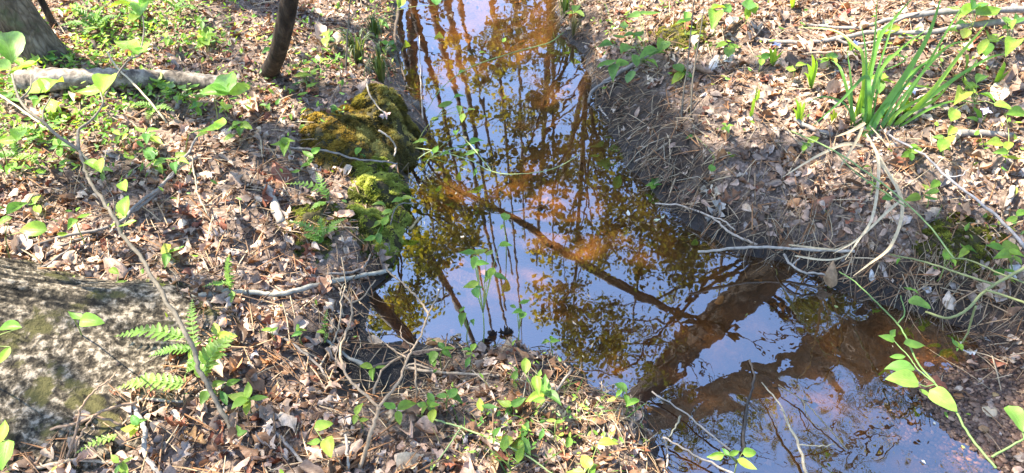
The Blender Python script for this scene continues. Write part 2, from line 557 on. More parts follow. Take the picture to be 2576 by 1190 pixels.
def water_mat():
    m, nt, bs, out = new_mat('tannin_water')
    nt.nodes.remove(bs)
    geo = nd(nt, 'ShaderNodeNewGeometry'); P = geo.outputs['Position']
    mp = nd(nt, 'ShaderNodeMapping'); mp.inputs['Scale'].default_value = (1, .8, 1); nt.links.new(P, mp.inputs[0])
    n1 = noise_n(nt, 11, 1, .4, mp.outputs[0], .8); n2 = noise_n(nt, 34, 1, .4, mp.outputs[0], .8)
    ad = nd(nt, 'ShaderNodeMath', operation='MULTIPLY_ADD'); nt.links.new(n2.outputs['Fac'], ad.inputs[0]); ad.inputs[1].default_value = .10
    nt.links.new(n1.outputs['Fac'], ad.inputs[2])
    rp = nd(nt, 'ShaderNodeAttribute', attribute_name='ripple').outputs['Fac']
    b = nd(nt, 'ShaderNodeBump'); b.inputs['Distance'].default_value = .012
    nt.links.new(rp, b.inputs['Strength']); nt.links.new(ad.outputs[0], b.inputs['Height'])
    # Schlick reflectance, the same from above and from below
    dt = nd(nt, 'ShaderNodeVectorMath', operation='DOT_PRODUCT'); nt.links.new(geo.outputs['Incoming'], dt.inputs[0]); nt.links.new(b.outputs[0], dt.inputs[1])
    ab = nd(nt, 'ShaderNodeMath', operation='ABSOLUTE'); nt.links.new(dt.outputs['Value'], ab.inputs[0])
    om = nd(nt, 'ShaderNodeMath', operation='SUBTRACT', use_clamp=True); om.inputs[0].default_value = 1; nt.links.new(ab.outputs[0], om.inputs[1])
    p5 = nd(nt, 'ShaderNodeMath', operation='POWER'); nt.links.new(om.outputs[0], p5.inputs[0]); p5.inputs[1].default_value = 5
    fr = nd(nt, 'ShaderNodeMath', operation='MULTIPLY_ADD', use_clamp=True); nt.links.new(p5.outputs[0], fr.inputs[0]); fr.inputs[1].default_value = 1 - WATER_F0; fr.inputs[2].default_value = WATER_F0
    gl = nd(nt, 'ShaderNodeBsdfGlossy'); gl.inputs['Roughness'].default_value = 0.012; gl.inputs['Color'].default_value = (.88, .92, 1, 1)
    nt.links.new(b.outputs[0], gl.inputs['Normal'])
    tr = nd(nt, 'ShaderNodeBsdfTransparent'); tr.inputs[0].default_value = (.95, .76, .50, 1)
    mx = nd(nt, 'ShaderNodeMixShader')
    nt.links.new(fr.outputs[0], mx.inputs[0]); nt.links.new(tr.outputs[0], mx.inputs[1]); nt.links.new(gl.outputs[0], mx.inputs[2])
    nt.links.new(mx.outputs[0], out.inputs[0])
    return m


M_ground = ground_mat()
M_water = water_mat()

def inpoly(px, py, pl):
    ins = np.zeros(len(px), bool); n = len(pl)
    for i in range(n):
        a = pl[i]; b = pl[(i + 1) % n]
        c = (a[1] > py) != (b[1] > py)
        with np.errstate(divide='ignore', invalid='ignore'):
            xi = a[0] + (py - a[1]) * (b[0] - a[0]) / (b[1] - a[1])
        ins ^= c & (px < xi)
    return ins


SLOPE = [(1455, 110), (1530, 190), (1680, 250), (1800, 420), (1800, 500), (1950, 590), (2300, 640), (2576, 700), (2576, 880), (2440, 830), (2150, 740), (1850, 640),
         (1690, 530), (1570, 390), (1490, 220)]

# ------------------------------------------------------------------ ground and water
xs = np.concatenate([-4.2 - np.geomspace(.05, 120, 40)[::-1], np.arange(-4.2, 4.21, .024), 4.2 + np.geomspace(.05, 120, 40)])
ys = np.concatenate([.2 - np.geomspace(.05, 100, 40)[::-1], np.arange(.2, 5.2, .024), 5.2 + np.geomspace(.05, 150, 44)])
XX, YY = np.meshgrid(xs, ys)
ZZ = height(XX, YY)
DD = dper(XX, YY)
nx, ny = len(xs), len(ys)
ii = np.arange(nx * ny).reshape(ny, nx)
quads = np.stack([ii[:-1, :-1], ii[:-1, 1:], ii[1:, 1:], ii[1:, :-1]], -1).reshape(-1, 4)
x, y, d = XX.ravel(), YY.ravel(), DD.ravel()
a_bed = np.clip((-d - .005) / .05, 0, 1)
a_mud = np.clip(1.6 * gpx(x, y, 955, 935, .17) + .9 * gpx(x, y, 930, 820, .08) + 1.0 * gpx(x, y, 1410, 960, .08), 0, 1)
a_sand = np.clip(1.4 * gpx(x, y, 2480, 1080, .26) + 1.2 * gpx(x, y, 2600, 980, .18), 0, 1)
a_wet = np.clip(np.maximum(np.maximum(a_mud, a_sand * .8), 1.25 - d / .09), 0, 1)
_gp = np.stack([x, y, ZZ.ravel()], 1)
_gx, _gy = project(_gp)
a_duff = np.where(_gp[:, 1] > .3, 1 - .8 * inpoly(_gx, _gy, SLOPE), 1) * np.clip(d / .05, 0, 1)
g = mesh('ground', np.stack([x, y, ZZ.ravel()], 1), quads, M_ground, attrs=dict(duff=a_duff, bed=a_bed, mud=a_mud, sand=a_sand, wet=a_wet))
tag(g, kind='structure')

wx = np.arange(-1.4, 2.8, .03); wy = np.concatenate([np.arange(-1.4, 4.6, .03), np.arange(4.6, 14, .25)])
WX, WY = np.meshgrid(wx, wy)
WD = sdist(WX, WY)
wi = np.arange(WX.size).reshape(WX.shape)
keep = (WD[:-1, :-1] < .12)
wq = np.stack([wi[:-1, :-1], wi[:-1, 1:], wi[1:, 1:], wi[1:, :-1]], -1)[keep]
usedv = np.unique(wq); remap = np.full(WX.size, -1); remap[usedv] = np.arange(len(usedv))
wv = np.stack([WX.ravel()[usedv], WY.ravel()[usedv], np.zeros(len(usedv))], 1)
rip = .010 + .20 * np.clip(gpx(wv[:, 0], wv[:, 1], 2250, 1080, .38) + gpx(wv[:, 0], wv[:, 1], 2200, 1250, .4), 0, 1) + .03 * np.clip((wv[:, 1] - 2.4) / 1.5, 0, 1)
wat = mesh('water', wv, remap[wq], M_water, attrs=dict(ripple=rip))
tag(wat, kind='structure')

# ------------------------------------------------------------------ leaf shapes (unit length along +y)


def leaf_shape(prof, n=8, across=2, fold=.12, curl=.1, wav=0, seed=0, droop=None, irr=0, bend=0):
    g = np.random.default_rng(abs(int(seed)))
    t = np.linspace(0, 1, n)
    V = []; UV = []
    ph = g.uniform(0, 6)
    for i, ti in enumerate(t):
        w = prof(ti)
        sh = bend * math.sin(math.pi * ti * .9) if bend else 0
        for j in range(-across, across + 1):
            u = j / across
            if irr and j:
                tj = min(1, max(0, ti + irr * .35 * g.uniform(-1, 1) * (j > 0)))
                w = prof(tj) * (1 + irr * g.uniform(-1, .8)) if 0 < i < n - 1 else prof(ti)
            z = fold * abs(u) * w * 2 + curl * (ti * (1 - ti)) * -1 + wav * math.sin(ti * 9 + u * 2 + ph) * abs(u) + wav * .6 * g.uniform(-1, 1) * abs(u)
            V.append((u * w + sh, ti + (irr * .12 * g.uniform(-1, 1) if j and irr else 0), z)); UV.append((.5 + u * .5, ti))
    c = 2 * across + 1
    Fc = [(i * c + j, i * c + j + 1, (i + 1) * c + j + 1, (i + 1) * c + j) for i in range(n - 1) for j in range(c - 1)]
    return np.array(V), Fc, UV


ovate = lambda t: max(.004, .235 * math.sin(math.pi * min(1, t) ** .7) ** .9 * (1 - .25 * t ** 3))
broad = lambda t: max(.004, .31 * math.sin(math.pi * t ** .62) ** .75)
lance = lambda t: max(.004, .19 * math.sin(math.pi * t ** .85) ** .9)
pinn = lambda t: max(.006, .29 * (1 - t) ** .7 * (1 + .18 * math.sin(t * 34)) + .02)


def oak(t):
    if t < .1: return .015
    e = math.sin(math.pi * ((t - .1) / .9) ** .9) ** .6 if t < .995 else 0
    return max(.01, e * (.20 + .13 * math.sin((t - .1) * 21)))


def unit(name, prof, mat, **kw):
    v, f, uv = leaf_shape(prof, **kw)
    return meshdata(name, v, f, mat, uv=uv)


G_LEAF = [unit('leaf', ovate, M_green, n=10, fold=.22, curl=.32, wav=.02, seed=1, irr=.03), unit('leaf', broad, M_green, n=10, fold=.18, curl=-.25, wav=.025, seed=2, irr=.03),
          unit('leaf', ovate, M_green, n=9, fold=.35, curl=-.35, wav=.02, seed=3, irr=.03), unit('leaf', lance, M_green, n=9, fold=.2, curl=.2, wav=.01, seed=4)]
PINNA = [unit('pinna', pinn, M_green, n=9, across=1, fold=.12, curl=.12, seed=5), unit('pinna', pinn, M_green, n=9, across=1, fold=.2, curl=-.1, seed=6)]
D_OAK = [unit('fallen_leaf', oak, M_dead, n=17, fold=f, curl=c, wav=w, seed=s, irr=.16, bend=.2 * f) for f, c, w, s in ((.25, .55, .06, 1), (-.25, -.5, .08, 2), (.6, .4, .06, 3), (.9, .7, .07, 11), (-.5, .6, .08, 12))]
D_OVAL = [unit('fallen_leaf', ovate, M_dead, n=11, fold=f, curl=c, wav=w, seed=s, irr=.09, bend=.15 * f) for f, c, w, s in ((.4, .6, .06, 4), (-.3, -.55, .07, 5), (.8, .45, .05, 6), (-.6, .6, .07, 13))]
D_BROAD = [unit('fallen_leaf', broad, M_dead, n=11, fold=f, curl=c, wav=w, seed=s, irr=.11, bend=.12 * f) for f, c, w, s in ((.3, .5, .08, 7), (-.35, -.45, .07, 8), (.7, .4, .09, 14))]

GREENS = [(.22, .40, .05), (.17, .35, .05), (.29, .46, .06), (.12, .28, .05), (.36, .50, .07)]


def green():
    c = np.array(GREENS[random.randrange(len(GREENS))]) * random.uniform(.7, 1.15) * np.array([random.uniform(.85, 1.15), 1, 1])
    return tuple(c)


PAL = [('pinkish tan', (.55, .40, .32)), ('pale tan', (.66, .55, .45)), ('grey brown', (.32, .25, .21)), ('brown', (.25, .145, .085)),
       ('reddish brown', (.28, .11, .065)), ('dark brown', (.11, .075, .055)), ('orange brown', (.44, .24, .12)), ('greyish', (.46, .41, .385))]
PAL = [(n, tuple(np.array(c) * np.array([1.0, .92, .81]))) for n, c in PAL]
PALW = np.array([.2, .15, .2, .14, .07, .09, .05, .1])


# ------------------------------------------------------------------ landmarks for the labels
LM = [(100, 80, 'the leaning grey tree'), (330, 195, 'the fallen log'), (690, 90, 'the slim leaning tree'), (150, 900, 'the buttressed tree base'),
      (500, 900, 'the large fern'), (740, 735, 'the pale lichened stick'), (940, 470, 'the bright moss mound'), (930, 290, 'the golden moss mound'),
      (960, 940, 'the black mud'), (1200, 950, 'the bent twigs on the near shore'), (1500, 1100, 'the near grassy bank'), (2450, 1060, 'the gravel bar'),
      (2200, 250, 'the tall sedge'), (2230, 480, 'the bleached grass blades'), (1600, 330, 'the bare needle slope'), (1600, 120, 'the leafy shrub'),
      (2330, 70, 'the fallen grey branches'), (2440, 490, 'the long bare twig'), (1880, 610, 'the pale cut stick'), (230, 350, 'the crooked sapling'),
      (690, 510, 'the rotten pale stick'), (790, 560, 'the small ferns'), (1940, 120, 'the crested irises'), (470, 400, 'the grey fallen branch'),
      (350, 1060, 'the white crooked stick'), (2050, 400, 'the right bank litter'), (2500, 300, 'the far right irises'), (880, 120, 'the sedge tussock'),
      (1000, 700, 'the stick tip at the water'), (2540, 700, 'the green briar'), (690, 1020, 'the forked bare shoot'), (600, 620, 'the upright small fern'),
      (520, 80, 'the sunny litter behind the log'), (2150, 620, 'the overhanging bank edge')]


def between(px, py):
    ds = sorted((((px - a) / 1.0) ** 2 + ((py - b) * 1.3) ** 2, n) for a, b, n in LM)
    return 'between ' + ds[0][1] + ' and ' + ds[1][1]


seen = set()


def uniq(pre, px, py):
    for tail in (place(px, py), between(px, py)):
        l = pre + ' ' + tail
        if len(l.split()) > 16: continue
        if l not in seen: break
    else: l = pre + ' ' + place(px, py)
    seen.add(l)
    return l


def place(px, py):
    ds = sorted((((px - a) / 1.0) ** 2 + ((py - b) * 1.3) ** 2, n, a, b) for a, b, n in LM)
    (_, n1, a1, b1), (_, n2, a2, b2) = ds[0], ds[1]
    dx, dy = px - a1, (py - b1) * 1.3
    if abs(dx) > abs(dy): rel = 'just right of' if dx > 0 else 'just left of'
    else: rel = 'just below' if dy > 0 else 'just above'
    return rel + ' ' + n1


# ------------------------------------------------------------------ scattered stuff


def scatter_xy(n, x0=-3.9, x1=4.1, y0=.35, y1=5.6):
    """more samples near the camera"""
    y = y0 + (y1 - y0) * rng.random(n) ** 1.25
    x = x0 + (x1 - x0) * rng.random(n)
    ok = np.abs(x) < .75 + .95 * y
    return x[ok], y[ok]


def instances(shapes, pos, rot, scl, colr):
    """merge transformed copies of small shapes; shapes is a list of (V, quad array)"""
    V = []; Fq = []; C = []; o = 0
    which = rng.integers(0, len(shapes), len(pos))
    for k, (sv, sf) in enumerate(shapes):
        idx = np.where(which == k)[0]
        if not len(idx): continue
        w = np.einsum('nij,vj->nvi', rot[idx], sv) * scl[idx][:, None, None] + pos[idx][:, None, :]
        V.append(w.reshape(-1, 3)); C.append(np.repeat(colr[idx], len(sv), 0))
        f = sf[None] + (np.arange(len(idx)) * len(sv))[:, None, None] + o
        Fq.append(f.reshape(-1, 4)); o += len(idx) * len(sv)
    return np.vstack(V), np.vstack(Fq), np.vstack(C)


def rots(n, tilt, nrm=None):
    a = rng.uniform(0, 2 * np.pi, n); tx = rng.normal(0, tilt, n); ty = rng.normal(0, tilt, n)
    ca, sa = np.cos(a), np.sin(a); o = np.zeros(n); i = np.ones(n)
    Rz = np.stack([ca, -sa, o, sa, ca, o, o, o, i], 1).reshape(n, 3, 3)
    Rx = np.stack([i, o, o, o, np.cos(tx), -np.sin(tx), o, np.sin(tx), np.cos(tx)], 1).reshape(n, 3, 3)
    Ry = np.stack([np.cos(ty), o, np.sin(ty), o, i, o, -np.sin(ty), o, np.cos(ty)], 1).reshape(n, 3, 3)
    Rr = Rz @ Rx @ Ry
    if nrm is not None:
        ez = nrm; ex = np.cross(np.tile([0, 1.0, 0], (n, 1)), ez); ex /= np.linalg.norm(ex, axis=1)[:, None]
        ey = np.cross(ez, ex)
        Rr = np.stack([ex, ey, ez], 2) @ Rr
    return Rr


def normals(x, y):
    e = .02
    hx = (hq(x + e, y) - hq(x - e, y)) / (2 * e); hy = (hq(x, y + e) - hq(x, y - e)) / (2 * e)
    n = np.stack([-hx, -hy, np.ones_like(hx)], 1)
    return n / np.linalg.norm(n, axis=1)[:, None]


def pgauss(px, py, lst):
    s = np.zeros(len(px))
    for a, b, rx, ry, k in lst:
        s = np.maximum(s, k * np.exp(-((px - a) / rx) ** 2 - ((py - b) / ry) ** 2))
    return s


MOSSZ = [(930, 235, 110, 40, 1.0), (880, 330, 110, 70, 1.0), (945, 470, 85, 80, 1.0), (1010, 300, 50, 60, 1)]

# leaf litter: the many leaves too small to pick out one by one
shapes_l = []
for k, (pr, fo, cu) in enumerate(((oak, .3, .5), (ovate, .5, .7), (oak, -.35, -.6), (ovate, -.3, -.5), (broad, .35, .6), (lance, .7, .4), (oak, .9, .7), (broad, -.4, -.5), (lance, -.5, .9), (ovate, .9, .8), (broad, .7, -.4))):
    v, f, _ = leaf_shape(pr, n=10 if pr is oak else 7, across=1, fold=fo, curl=cu, wav=.09, seed=20 + k, irr=.22 if pr is oak else .16, bend=random.uniform(-.12, .12))
    v = v - np.array([0, .5, 0])
    shapes_l.append((v, np.array(f)))


def litter_density(x, y):
    d = lut(DG, x, y)
    px, py = project(np.stack([x, y, hq(x, y)], 1))
    k = np.clip((d - .008) / .035, 0, 1)
    k *= np.where(inpoly(px, py, SLOPE), .30, 1)
    k *= 1 - np.clip(pgauss(px, py, [(960, 945, 110, 80, 1.8), (930, 830, 60, 60, 1.3), (1080, 900, 70, 30, .9), (2480, 1070, 160, 130, 1.5), (2560, 950, 120, 60, 1.4),
                                     (1410, 960, 60, 40, .9), (1700, 350, 120, 150, .5)]), 0, .97)
    k *= 1 - np.clip(pgauss(px, py, MOSSZ), 0, .97)
    return k, px, py, d


def litter(n, smin, smax, zspread, tilt, bright=1.0):
    x, y = scatter_xy(n)
    k, px, py, d = litter_density(x, y)
    ok = rng.random(len(x)) < k
    x, y = x[ok], y[ok]; m = len(x)
    z = hq(x, y) + rng.uniform(.002, zspread, m)
    ci = rng.choice(len(PAL), m, p=PALW / PALW.sum())
    c = np.array([p[1] for p in PAL])[ci] * rng.uniform(.7, 1.2, (m, 1)) * bright
    s = rng.uniform(smin, smax, m) * (1 + .25 * rng.random(m))
    return instances(shapes_l, np.stack([x, y, z], 1), rots(m, tilt, normals(x, y)), s, c)


v1, f1, c1 = litter(62000, .013, .034, .012, .33, .85)
v2, f2, c2 = litter(25000, .022, .052, .02, .28, .95)
lit = mesh('leaf_litter', np.vstack([v1, v2]), np.vstack([f1, f2 + len(v1)]), M_litter, colr=np.vstack([c1, c2]))
tag(lit, 'layer of dry brown and tan dead leaves covering both banks', 'leaf litter', kind='stuff')

# leaves sunk on the streambed
x, y = scatter_xy(2600)
dd = lut(DG, x, y); ok = (dd < -.015); x, y = x[ok], y[ok]; m = len(x)
c = np.array([(.20, .11, .05), (.13, .065, .03), (.06, .035, .02), (.30, .18, .08)])[rng.integers(0, 4, m)]
v, f, cc = instances(shapes_l, np.stack([x, y, hq(x, y) + .006], 1), rots(m, .15), rng.uniform(.025, .06, m), c)
tag(mesh('sunken_leaves', v, f, M_litter, colr=cc), 'sunken orange brown leaves lying on the streambed under the water', 'leaf litter', kind='stuff')

x, y = scatter_xy(9000)
dd = lut(DG, x, y); k = np.clip(np.exp(-(dd / .10) ** 2), .02, 1) * .5 + .03
ok = (dd < -.012) & (rng.random(len(x)) < k); x, y = x[ok], y[ok]; m = len(x)
c = np.array([(.55, .5, .36), (.35, .25, .13), (.16, .10, .05), (.6, .58, .45), (.30, .34, .10)])[rng.integers(0, 5, m)]
v, f, cc = instances(shapes_l, np.stack([x, y, np.full(m, .004)], 1), rots(m, .08), rng.uniform(.004, .016, m), c)
tag(mesh('floating_bits', v, f, M_litter, colr=cc), 'tiny bits of leaf and catkin floating on the stream', 'floating debris', kind='stuff')

# pine needles and thin straw
pin_v = np.array([(-.011, -.5, 0), (.011, -.5, 0), (.011, 0, .035), (-.011, 0, .035), (.007, .5, -.01), (-.007, .5, -.01), (0, -.5, -.016), (0, 0, .018), (0, .5, -.022)])
pin_f = np.array([(0, 1, 2, 3), (3, 2, 4, 5), (1, 6, 7, 2), (2, 7, 8, 4), (6, 0, 3, 7), (7, 3, 5, 8)])
x, y = scatter_xy(70000)
dd = lut(DG, x, y)
px, py = project(np.stack([x, y, hq(x, y)], 1))
k = np.clip(dd / .02, 0, 1) * np.where(inpoly(px, py, SLOPE), 1.0, .42)
k = np.maximum(k, np.clip(dd / .02, 0, 1) * pgauss(px, py, [(960, 640, 70, 50, .9), (1480, 1000, 170, 120, .8), (1150, 960, 160, 70, .7), (1700, 330, 120, 170, .9), (600, 560, 250, 160, .5), (820, 780, 90, 70, .6)]))
k *= 1 - np.clip(pgauss(px, py, MOSSZ), 0, .9)
k *= 1 - np.clip(pgauss(px, py, [(2480, 1080, 160, 120, 1.2), (965, 940, 80, 60, .8)]), 0, .95)
ok = rng.random(len(x)) < k; x, y = x[ok], y[ok]; m = len(x)
c = np.array([(.38, .25, .14), (.24, .14, .075), (.52, .39, .24), (.14, .085, .05), (.32, .16, .07)])[rng.integers(0, 5, m)] * rng.uniform(.7, 1.2, (m, 1))
v, f, cc = instances([(pin_v * np.array([1.7, 1, 1.2]), pin_f)], np.stack([x, y, hq(x, y) + rng.uniform(.003, .026, m)], 1), rots(m, .22, normals(x, y)), rng.uniform(.04, .12, m), c)
tag(mesh('pine_needles', v, f, M_needle, colr=cc, smooth=False), 'brown pine needles and straw bits strewn over the banks', 'pine needles', kind='stuff')

x, y = scatter_xy(60000)
dd = lut(DG, x, y); px, py = project(np.stack([x, y, hq(x, y)], 1))
right = px > 1400
k = np.exp(-((dd - .015) / .035) ** 2) * np.where(right & (py < 860), 1, .45) * (1 - np.clip(pgauss(px, py, [(2440, 1080, 180, 160, 1.2)]), 0, .95))
ok = (rng.random(len(x)) < k) & (dd > -.03); x, y = x[ok], y[ok]; m = len(x)
c = np.array([(.20, .125, .07), (.11, .07, .04), (.32, .23, .14), (.06, .04, .026)])[rng.integers(0, 4, m)] * rng.uniform(.7, 1.2, (m, 1))
v, f, cc = instances([(pin_v * np.array([1.5, 1, 1.8]), pin_f)], np.stack([x, y, np.maximum(hq(x, y), -.004) + rng.uniform(.0, .03, m)], 1), rots(m, .5, normals(x, y)), rng.uniform(.03, .09, m), c)
tag(mesh('root_fibres', v, f, M_needle, colr=cc, smooth=False), 'fine brown root fibres and straw fringing the waterline', 'root fibres', kind='stuff')

def strands(n, cond, lmin, lmax, rad, cols, down, name, label, lift=.02):
    x, y = scatter_xy(n * 40)
    px, py = project(np.stack([x, y, hq(x, y)], 1)); dd = lut(DG, x, y)
    ok = cond(px, py, dd) > rng.random(len(x)); x, y = x[ok][:n], y[ok][:n]
    parts = []; cc = []
    for X, Y in zip(x, y):
        e = .03
        gr = np.array([float(lut(DG, X + e, Y) - lut(DG, X - e, Y)), float(lut(DG, X, Y + e) - lut(DG, X, Y - e))]); gr /= np.linalg.norm(gr) + 1e-9
        a = rng.uniform(0, 6.28); dr = -gr * down + np.array([math.cos(a), math.sin(a)]) * (1.2 - down); dr /= np.linalg.norm(dr) + 1e-9
        L = rng.uniform(lmin, lmax); tn = np.array([-dr[1], dr[0]]); bw = rng.uniform(-.25, .25)
        P = []
        for t in np.linspace(0, 1, 6):
            q = np.array([X, Y]) + dr * L * (t - .3) + tn * bw * L * math.sin(t * 3)
            P.append([q[0], q[1], max(float(hq(q[0], q[1])), -.01) + lift * rng.uniform(.1, 1) * math.sin(math.pi * min(1, t + .1)) + .003])
        r = rad * rng.uniform(.6, 1.5)
        v, f = tube(P, r, r * .5, 4); parts.append((v, f)); cc.append(np.tile(np.array(cols[rng.integers(0, len(cols))]) * rng.uniform(.7, 1.2), (len(v), 1)))
    v, f = merge(parts)
    tag(mesh(name, v, f, M_needle, colr=np.vstack(cc)), label, 'roots' if 'root' in name else 'dead stems', kind='stuff')


strands(750, lambda px, py, dd: np.where((px > 1420) & (py < 860) & (dd > .0) & (dd < .20), 1, 0), .06, .2, .0013, [(.16, .10, .06), (.28, .19, .11), (.08, .05, .035), (.36, .27, .17)], .75, 'hanging_roots', 'tangle of thin brown roots hanging down the right bank to the water', .035)
strands(800, lambda px, py, dd: np.where((dd > .0), .02 + pgauss(px, py, [(1480, 1030, 190, 130, 1), (1150, 960, 180, 60, .8), (1950, 560, 200, 70, .8), (2350, 720, 200, 70, .9), (1750, 440, 120, 90, .7), (880, 800, 70, 90, .6), (950, 660, 60, 40, .8)]), 0), .07, .24, .0011,
        [(.42, .33, .20), (.30, .21, .12), (.52, .44, .30), (.20, .14, .09)], .3, 'dead_stems', 'fine dead stems and straws lying over the banks', .03)

# low green ground cover on the sunny left bank and near bank
cov = []
for pr, fo in ((ovate, .2), (lance, .25), (lance, -.15), (lance, .4), (ovate, -.3)):
    v, f, _ = leaf_shape(pr, n=6, across=1, fold=fo, curl=.2, seed=3)
    cov.append((v, np.array(f)))
COVER = [(260, 115, 220, 90, 2.2), (100, 330, 220, 140, 2.0), (300, 290, 260, 120, 1.6), (420, 260, 120, 90, .6), (560, 240, 90, 50, .4), (540, 320, 90, 60, .4), (780, 190, 100, 80, .6), (640, 60, 100, 60, .35),
         (820, 100, 110, 80, .3), (960, 60, 80, 60, .4), (440, 60, 180, 60, .7), (120, 420, 150, 50, .6), (330, 420, 100, 50, .3), (1450, 40, 60, 60, .5), (1560, 70, 120, 70, .4),
         (2300, 130, 300, 100, .14), (2480, 260, 120, 150, .2), (1420, 1060, 200, 90, .6), (1280, 1110, 180, 80, .6), (1560, 1110, 120, 70, .5), (860, 300, 120, 60, .25), (2480, 620, 120, 100, .2),
         (600, 340, 160, 80, .28), (1700, 60, 150, 60, .25)]
x, y = scatter_xy(150000)
dd = lut(DG, x, y); px, py = project(np.stack([x, y, hq(x, y)], 1))
nz = np.clip(.5 + fbm(x * 5, y * 5, 44, 3), 0, 1.4)
k = pgauss(px, py, COVER) * np.clip(dd / .02, 0, 1) * nz * .85 + .006
ok = (rng.random(len(x)) < k) & (dd > .02); x, y = x[ok], y[ok]; m = len(x); py_ = py[ok]
c = np.array(GREENS)[rng.integers(0, 5, m)] * rng.uniform(.7, 1.25, (m, 1))
sc_ = rng.uniform(.014, .036, m) * np.where(py_ > 800, .55, 1.0)
v, f, cc = instances(cov, np.stack([x, y, hq(x, y) + rng.uniform(.012, .06, m)], 1), rots(m, .5), sc_, c)
tag(mesh('ground_cover', v, f, M_greenstuff, colr=cc), 'low bright green leafy ground cover growing through the litter', 'ground cover', kind='stuff')

# fine grass on the near bank and the water's edge tufts
bl_v = np.array([(-.03, 0, 0), (.03, 0, 0), (.026, .35, .30), (-.026, .35, .30), (.016, .75, .45), (-.016, .75, .45), (.002, 1.05, .42), (-.002, 1.05, .42)])
bl_f = np.array([(0, 1, 2, 3), (3, 2, 4, 5), (5, 4, 6, 7)])
x, y = scatter_xy(60000)
dd = lut(DG, x, y); px, py = project(np.stack([x, y, hq(x, y)], 1))
k = pgauss(px, py, [(1400, 1090, 220, 90, 1.0), (1560, 1110, 120, 80, 1.0), (1290, 1060, 120, 70, .7), (1270, 1160, 130, 50, .9), (720, 800, 30, 20, .8), (1900, 320, 60, 30, .1), (2400, 260, 150, 120, .12),
                    (1430, 40, 50, 40, .5), (2440, 600, 90, 70, .3), (1560, 60, 90, 50, .3)]) * np.clip(.5 + fbm(x * 9, y * 9, 71, 3), 0, 1.5)
ok = (rng.random(len(x)) < k) & (dd > .015); x, y = x[ok], y[ok]; m = len(x)
c = np.array([(.12, .24, .04), (.16, .32, .05), (.09, .18, .035), (.30, .26, .12)])[rng.integers(0, 4, m)] * rng.uniform(.8, 1.2, (m, 1))
v, f, cc = instances([(bl_v, bl_f)], np.stack([x, y, hq(x, y)], 1), rots(m, .3), rng.uniform(.025, .07, m), c)
tag(mesh('fine_grass', v, f, M_greenstuff, colr=cc, smooth=False), 'short fine green grass growing on the near bank', 'grass', kind='stuff')

# ------------------------------------------------------------------ moss mounds and tussocks
star = []
for k in range(5):
    a = k * 2 * math.pi / 5
    star += [(0, 0, 0), (.5 * math.cos(a - .35), .5 * math.sin(a - .35), .35), (.95 * math.cos(a), .95 * math.sin(a), .42), (.5 * math.cos(a + .35), .5 * math.sin(a + .35), .35)]
star_v = np.array(star); star_f = np.arange(20).reshape(5, 4)


def moss_mound(px, py, rx, ry, H, yaw, cols, label, n_tuft, tuft=.009, base_col=(.05, .045, .015), seed=1, shape=.7):
    cx, cy = surf(px, py)[:2]
    nr, na = 16, 44
    V = [(0, 0, 0)]
    ca, sa = math.cos(yaw), math.sin(yaw)

    def zat(lx, ly, rho):
        X = cx + lx; Y = cy + ly
        b = np.maximum(hq(X, Y), -.04)
        return b - .012 + H * np.clip(1 - rho ** 2, 0, 1) ** shape * (1 + .6 * fbm(X * 8, Y * 8, seed, 3)) + .016 * fbm(X * 22, Y * 22, seed + 5, 2) * np.clip(1.2 - rho, 0, 1) + .010 * fbm(X * 30, Y * 30, seed + 3, 2) * np.clip(1.2 - rho, 0, 1)
    rr, aa = [], []
    for i in range(1, nr + 1):
        for j in range(na):
            rr.append(i / nr); aa.append(2 * math.pi * j / na)
    rr = np.array([0] + rr); aa = np.array([0] + aa)
    wob = 1 + .30 * fbm(np.cos(aa) * 1.6 + seed, np.sin(aa) * 1.6, seed, 3)
    ex, ey = rr * np.cos(aa) * rx * wob, rr * np.sin(aa) * ry * wob
    lx, ly = ex * ca - ey * sa, ex * sa + ey * ca
    z = zat(lx, ly, rr)
    bz = float(hq(cx, cy))
    root = empty('moss_mound', (cx, cy, bz))
    tag(root, label, 'moss')
    V = np.stack([lx, ly, z - bz], 1)
    Fc = [(0, 1 + j, 1 + (j + 1) % na) for j in range(na)]
    for i in range(nr - 1):
        for j in range(na):
            a = 1 + i * na + j; b = 1 + i * na + (j + 1) % na
            Fc.append((a, a + na, b + na, b))
    mesh('mound', V, Fc, M_ground_moss, root)
    q = np.sqrt(rng.random(n_tuft)) * rng.choice([1, 1, 1, 1.12], n_tuft); a = rng.uniform(0, 2 * np.pi, n_tuft)
    w2 = 1 + .30 * fbm(np.cos(a) * 1.6 + seed, np.sin(a) * 1.6, seed, 3)
    ex, ey = q * np.cos(a) * rx * w2, q * np.sin(a) * ry * w2
    lx, ly = ex * ca - ey * sa, ex * sa + ey * ca
    kp = fbm((lx + cx) * 40, (ly + cy) * 40, seed + 21, 2) + .55 > rng.random(n_tuft) * .9
    lx, ly, q = lx[kp], ly[kp], q[kp]; n_tuft = len(q)
    P = np.stack([lx, ly, zat(lx, ly, q) - bz], 1)
    # lean the tufts out along the dome
    out = np.stack([lx / rx, ly / ry, np.full(n_tuft, .9)], 1) * np.array([.9, .9, 1]); out[:, :2] *= (q ** 2)[:, None]
    out /= np.linalg.norm(out, axis=1)[:, None]
    patch = np.clip(.5 + fbm((lx + cx) * 14, (ly + cy) * 14, seed + 9, 3), 0, 1)
    c = 1.25 * np.array(cols)[(patch * (len(cols) - .01)).astype(int)] * rng.uniform(.65, 1.3, (n_tuft, 1))
    v, f, cc = instances([(star_v, star_f)], P, rots(n_tuft, .25, out), rng.uniform(.7, 1.4, n_tuft) * tuft, c)
    t = mesh('moss_tufts', v, f, M_moss, root, colr=cc, smooth=False)
    tag(t, kind='stuff')
    return root


